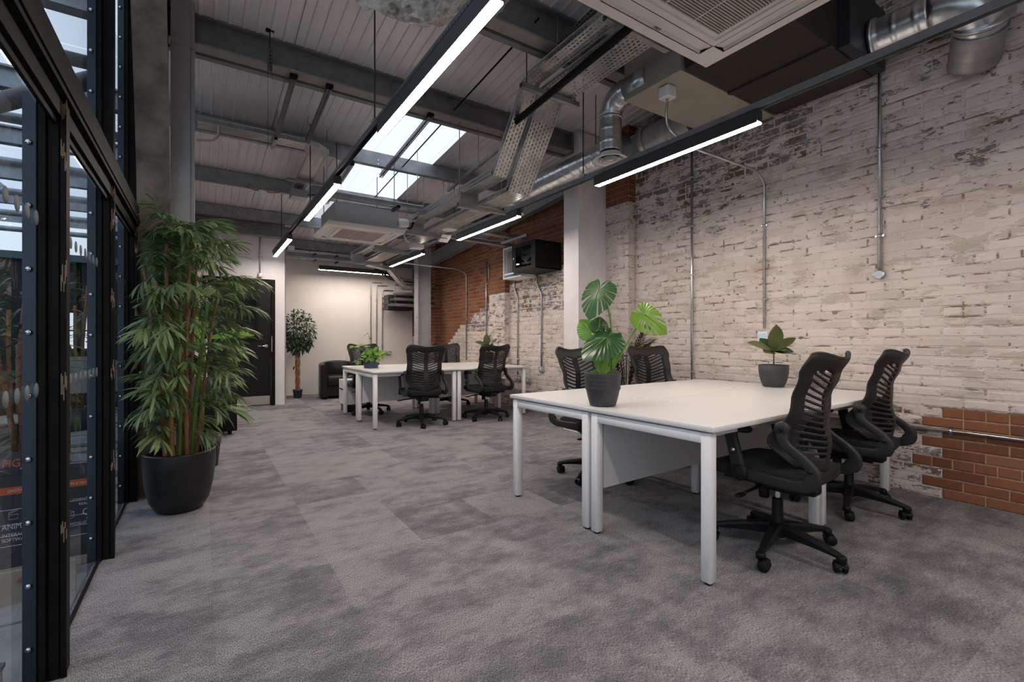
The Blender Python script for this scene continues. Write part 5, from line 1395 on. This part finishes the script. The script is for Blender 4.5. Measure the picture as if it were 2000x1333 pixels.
for a, L in vines:
    d = RT*a[0]+ZZ*a[1]+FW*a[2]; b = L0+Vector((0, 0, .14)); path = bezier([b, b+d*L*.6, b+d*L*.75+RT*a[0]*.1-ZZ*.05], 10)
    vo = MB().tube(path, .0025, 5).build('vine', 'stem', t)
    for k in range(2, 11, 1):
        if r.random() < .22: continue
        p = path[k]; q = Vector((r.uniform(-1, 1), r.uniform(-1, 1), r.uniform(-.9, .3))); m = MB()
        leaf(m, p, q, -FW*.6+ZZ, .062+.03*r.random(), .045+.02*r.random(), .3, .2, 6, wide=.36); m.build('leaf', 'leaf_lime', vo)
# ---- palm behind the desk
px_, py_ = 3.98, 3.72
t = thing('potted_palm', (px_, py_, 0), 'dark feathery palm standing on the floor between the desk and white column', 'plant')
pot((px_, py_, 0), [(0, 0), (.10, 0), (.15, .25), (.155, .26), (.14, .26), (.13, .22), (0, .22)], 'pot_dark', t)
r = random.Random(21)
for k in range(22):
    a = 2*PI*k/22+r.random(); L = .95+.25*r.random(); sp = .12+.16*r.random()
    b = Vector((px_, py_, .22)); path = bezier([b, b+Vector((math.cos(a)*.05, math.sin(a)*.05, L*.75)), b+Vector((math.cos(a)*sp*1.3, math.sin(a)*sp*1.1, L*(.78+.14*(k%3)/2)))], 26)
    m = MB().tube(path, [.004*(1-.7*i/26) for i in range(27)], 5)
    for i in range(8, 27):
        T = (path[min(i+1, 26)]-path[i-1]).normalized(); sd = T.cross(Vector((math.cos(a), math.sin(a), .3))).normalized()
        for s in (-1, 1): leaf(m, path[i], T*.75+sd*s*.8, ZZ+T, .17*(1-.5*((i-18)/10)**2), .011, .30, .1, 3)
    m.build('frond', 'leaf_palm', t)
# ---- broad leaved plant behind the bamboo
bx, by = .0, 5.05
t = thing('potted_banana', (bx, by, 0), 'broad bright leaved plant hidden behind the bamboo, one leaf reaching the door', 'plant')
pot((bx, by, 0), [(0, 0), (.12, 0), (.15, .28), (.14, .28), (.12, .24), (0, .24)], 'pot_black', t)
for (d0, top, mt, L) in ((Vector((.95, -.05, .18)), (.02, 0, 1.14), 'leaf_bright', .40), (Vector((.7, -.3, .0)), (.02, 0, 1.08), 'leaf_dark', .36), (Vector((-.2, -.4, .9)), (0, 0, 1.1), 'leaf_bright', .42), (Vector((.3, .4, .8)), (0, 0, 1.15), 'leaf_dark', .4), (Vector((-.3, .5, .7)), (0, 0, 1.0), 'leaf_bright', .4)):
    b = Vector((bx, by, .24)); e = Vector((bx+top[0], by+top[1], top[2]))
    MB().tube([b, b.lerp(e, .5), e], .010, 8).build('petiole', 'stem', t)
    m = MB(); leaf(m, e, d0, ZZ+Vector((0, -.5, 0)), L, .15, .10, .2, 12, wide=.46); m.build('leaf', mt, t)
# ---- outdoor palms
r = random.Random(33)
for i, (x, y, h) in enumerate(((-1.3, 5.6, 1.5), (-1.75, 7.2, 2.0), (-1.45, 8.6, 2.2), (-2.5, 9.3, 2.2), (-2.9, 7.6, 1.9), (-1.4, 10.3, 2.0), (-3.6, 10.2, 2.3))):
    t = thing('outdoor_palm', (x, y, -.13), ['strappy palm outside, closest to the sign panel', 'strappy palm outside, second back from the sign panel', 'tall strappy palm outside beside the glazing mid way', 'strappy palm outside in front of the small bright windows', 'strappy palm outside toward the outer side wall', 'strappy palm outside against the far dark wall by the glazing', 'tallest strappy palm outside in the far outer corner'][i], 'plant', 'strappy palms outside')
    MB().lathe([(0, -.13), (.16, -.13), (.20, .22), (.18, .22), (.16, .18), (0, .18)], (x, y, 0), 20).build('tub', 'pot_dark', t)
    for k in range(3): MB().tube([(x+.04*k, y, .1), (x+.07*(k-1), y+.05*k, h*.5), (x+.12*(k-1), y+.06*k, h*(.6+.13*k))], .02, 7).build('trunk', 'bark', t)
    for k in range(34):
        a = r.random()*2*PI; c = k % 3; z = h*(.60+.13*c)-(.3*r.random()); m = MB()
        leaf(m, (x+.12*(c-1), y+.06*c, z), (math.cos(a), math.sin(a), .2+.9*r.random()), ZZ, .45+.35*r.random(), .035, .45, .3, 6, wide=.3); m.build('strap_leaf', 'leaf_outer', t)

# ================================================================ OUTSIDE THINGS, SIGN
def text(par, s, loc, size, mat, rot=(PI/2, 0, 0), ext=.001, sx=1.0):
    cu = bpy.data.curves.new('lettering', 'FONT'); cu.body = s; cu.size = size; cu.extrude = ext
    ob = bpy.data.objects.new('tmp', cu); C.objects.link(ob)
    dg = bpy.context.evaluated_depsgraph_get(); me = bpy.data.meshes.new_from_object(ob.evaluated_get(dg)); bpy.data.objects.remove(ob)
    o = bpy.data.objects.new('lettering', me); C.objects.link(o); me.materials.clear(); me.materials.append(M[mat])
    o.parent = par; o.location = Vector(loc)-wloc(par); o.rotation_euler = rot; o.scale = (sx, 1, 1); return o
YS = 3.6
t = thing('sign_panel', (-.9, YS, -.09), 'dark exhibition sign panel outside with an orange band and pale lettering', 'sign')
MB().box((-1.35, YS, -.09), (-.485, YS+.03, .40)).build('board', 'sign_dark', t)
MB().box((-1.35, YS-.004, .298), (-.485, YS+.001, .338)).build('orange_band', 'orange', t)
for z in (.215, .135, .075, .02): MB().box((-1.35, YS-.002, z), (-.49, YS+.001, z+.0025)).build('rule_line', 'letter', t)
text(t, 'DIGITAL MEDIA', (-.872, YS-.005, .311), .021, 'letter', sx=.86); text(t, 'MUSEUMS & HERITAGE', (-.668, YS-.005, .311), .0185, 'letter', sx=.80)
text(t, 'FILM', (-.815, YS-.003, .195), .020, 'letter'); text(t, 'AUDIO', (-.815, YS-.003, .168), .020, 'letter')
text(t, 'ANIMATION', (-.895, YS-.003, .112), .043, 'letter', sx=.72); text(t, 'INTERACTIVE', (-.895, YS-.003, .072), .026, 'letter', sx=.82); text(t, 'SOFTWARE', (-.895, YS-.003, .046), .026, 'letter', sx=.82)
text(t, 'AUGMENTED', (-.637, YS-.003, .215), .022, 'letter', sx=.85); text(t, 'REALITY', (-.588, YS-.003, .190), .020, 'letter', sx=.85)
text(t, 'C', (-.573, YS-.003, .130), .055, 'letter', sx=.8); text(t, 'DESIGN', (-.555, YS-.003, .105), .022, 'letter', sx=.85); text(t, 'INSTALLATION', (-.625, YS-.003, .082), .020, 'letter', sx=.72)
def poly(par, pts, nm='line_icon', r_=.0011): return MB().tube([(x, YS-.003, z) for x, z in pts], r_, 5).build(nm, 'letter', par)
ix, iz = -.655, .125
poly(t, [(ix, iz+.03), (ix+.025, iz+.02), (ix+.025, iz-.01), (ix, iz), (ix, iz+.03), (ix+.022, iz+.042), (ix+.047, iz+.033), (ix+.047, iz+.004), (ix+.025, iz-.01)]); poly(t, [(ix+.025, iz+.02), (ix+.047, iz+.033)])
poly(t, [(-.868, .19), (-.868, .165), (-.832, .165), (-.832, .19), (-.868, .19)]); poly(t, [(-.868, .195), (-.834, .212), (-.832, .220), (-.868, .203), (-.868, .195)])
t2 = thing('lettered_frame', (-.9, YS+.02, .4), 'orange raised lettering standing on top of the dark sign panel outside', 'sign')
MB().box((-1.3, YS+.012, .40), (-.49, YS+.018, .425)).build('rail', 'sign_dark', t2)
text(t2, 'FIGMENT', (-.895, YS-.0, .445), .060, 'letter_orange', sx=.85, ext=.003); text(t2, 'PRODUCTIONS', (-.825, YS, .428), .014, 'letter', ext=.001)
for x in (-1.25, -.55): MB().cyl((x, YS+.015, .42), (x, YS+.015, .50), .004, 6).build('post', 'dark_bar', t2)
MB().box((-.925, YS+.004, .440), (-.62, YS+.008, .447)).build('letter_rail', 'sign_dark', t2)
# low swirl boards near the glass
def swirl(par, c, s, n, mat, y, flip=1):
    for k in range(n):
        rr = s*(.35+.65*k/n); r2 = s*(1.15-.65*k/n)
        pts = [(c[0]+flip*(-s*1.3+rr*math.cos(a)), c[1]+rr*math.sin(a)) for a in [PI*.9-PI*.9*i/14 for i in range(15)]]
        xx = pts[-1][0]
        pts += [(xx+flip*(r2*(1-math.cos(a))*.55), c[1]-r2*.55*math.sin(a)) for a in [PI*i/14 for i in range(1, 15)]]
        MB().tube([(x, y, z) for x, z in pts], .0016, 5).build('swirl_line', mat, par)
t = thing('swirl_board', (-.58, 2.06, -.09), 'warm grey low board with pale concentric swirl lines, outside the nearest pane', 'board')
MB().box((-.80, 2.06, -.09), (-.515, 2.08, .12)).build('board', 'board_grey', t); MB().box((-.81, 2.055, .12), (-.51, 2.085, .132)).build('frame_rail', 'dark_bar', t)
swirl(t, (-.60, .035), .062, 8, 'letter', 2.056)
t = thing('pink_swirl_board', (-.6, 3.08, -.09), 'dark low board with pink concentric swirl lines, outside the second pane', 'board')  # reflection of a swirl in the pane, modelled as a solid board
MB().box((-.80, 3.08, -.09), (-.515, 3.10, .06)).build('board', 'stone_tan', t)
swirl(t, (-.59, -.01), .060, 6, 'pink', 3.076)
# pictures and table outside
for i, (x, y, z, w_, h_) in enumerate(((-1.85, 7.9, .62, .40, .46), (-1.25, 6.9, .55, .30, .40), (-1.36, 9.9, .3, .36, .5))):
    t = thing('display_board', (x, y, z), ['pale blank board on legs outside, seen through the nearest pane', 'small pale board on legs outside, seen through the second pane', 'pale board on legs outside, farthest from the glass'][i], 'board')
    MB().box((x, y, z), (x+w_, y+.02, z+h_)).build('board', 'board_grey', t)
    for xx in (x+.03, x+w_-.05): MB().box((xx, y+.02, -.13), (xx+.02, y+.04, z+h_*.6)).build('leg', 'dark_bar', t)
t = thing('outdoor_table', (-1.4, 6.1, -.1), 'pale round topped table outside between the palms', 'table')
MB().lathe([(0, .36), (.30, .36), (.31, .375), (.30, .39), (0, .39)], (-1.45, 6.35, 0), 28).build('table_top', 'board_grey', t)
MB().lathe([(.025, .36), (.025, -.09), (.16, -.11), (.16, -.13), (0, -.13)], (-1.45, 6.35, 0), 16).build('pedestal', 'dark_bar', t)
t = thing('blue_lamp', (-.52, 4.9, .3), 'tiny blue light low outside near the bamboo planter', 'lamp')
MB().box((-.56, 4.88, -.13), (-.54, 4.90, .30)).build('post', 'dark_bar', t); MB().lathe([(0, .30), (.014, .30), (.016, .315), (0, .33)], (-.55, 4.89, 0), 10).build('bulb', 'blue_led', t)

text(ac1, 'MVT', (1.66, 1.395, 2.509), .022, 'dark_bar', rot=(PI, 0, 0))
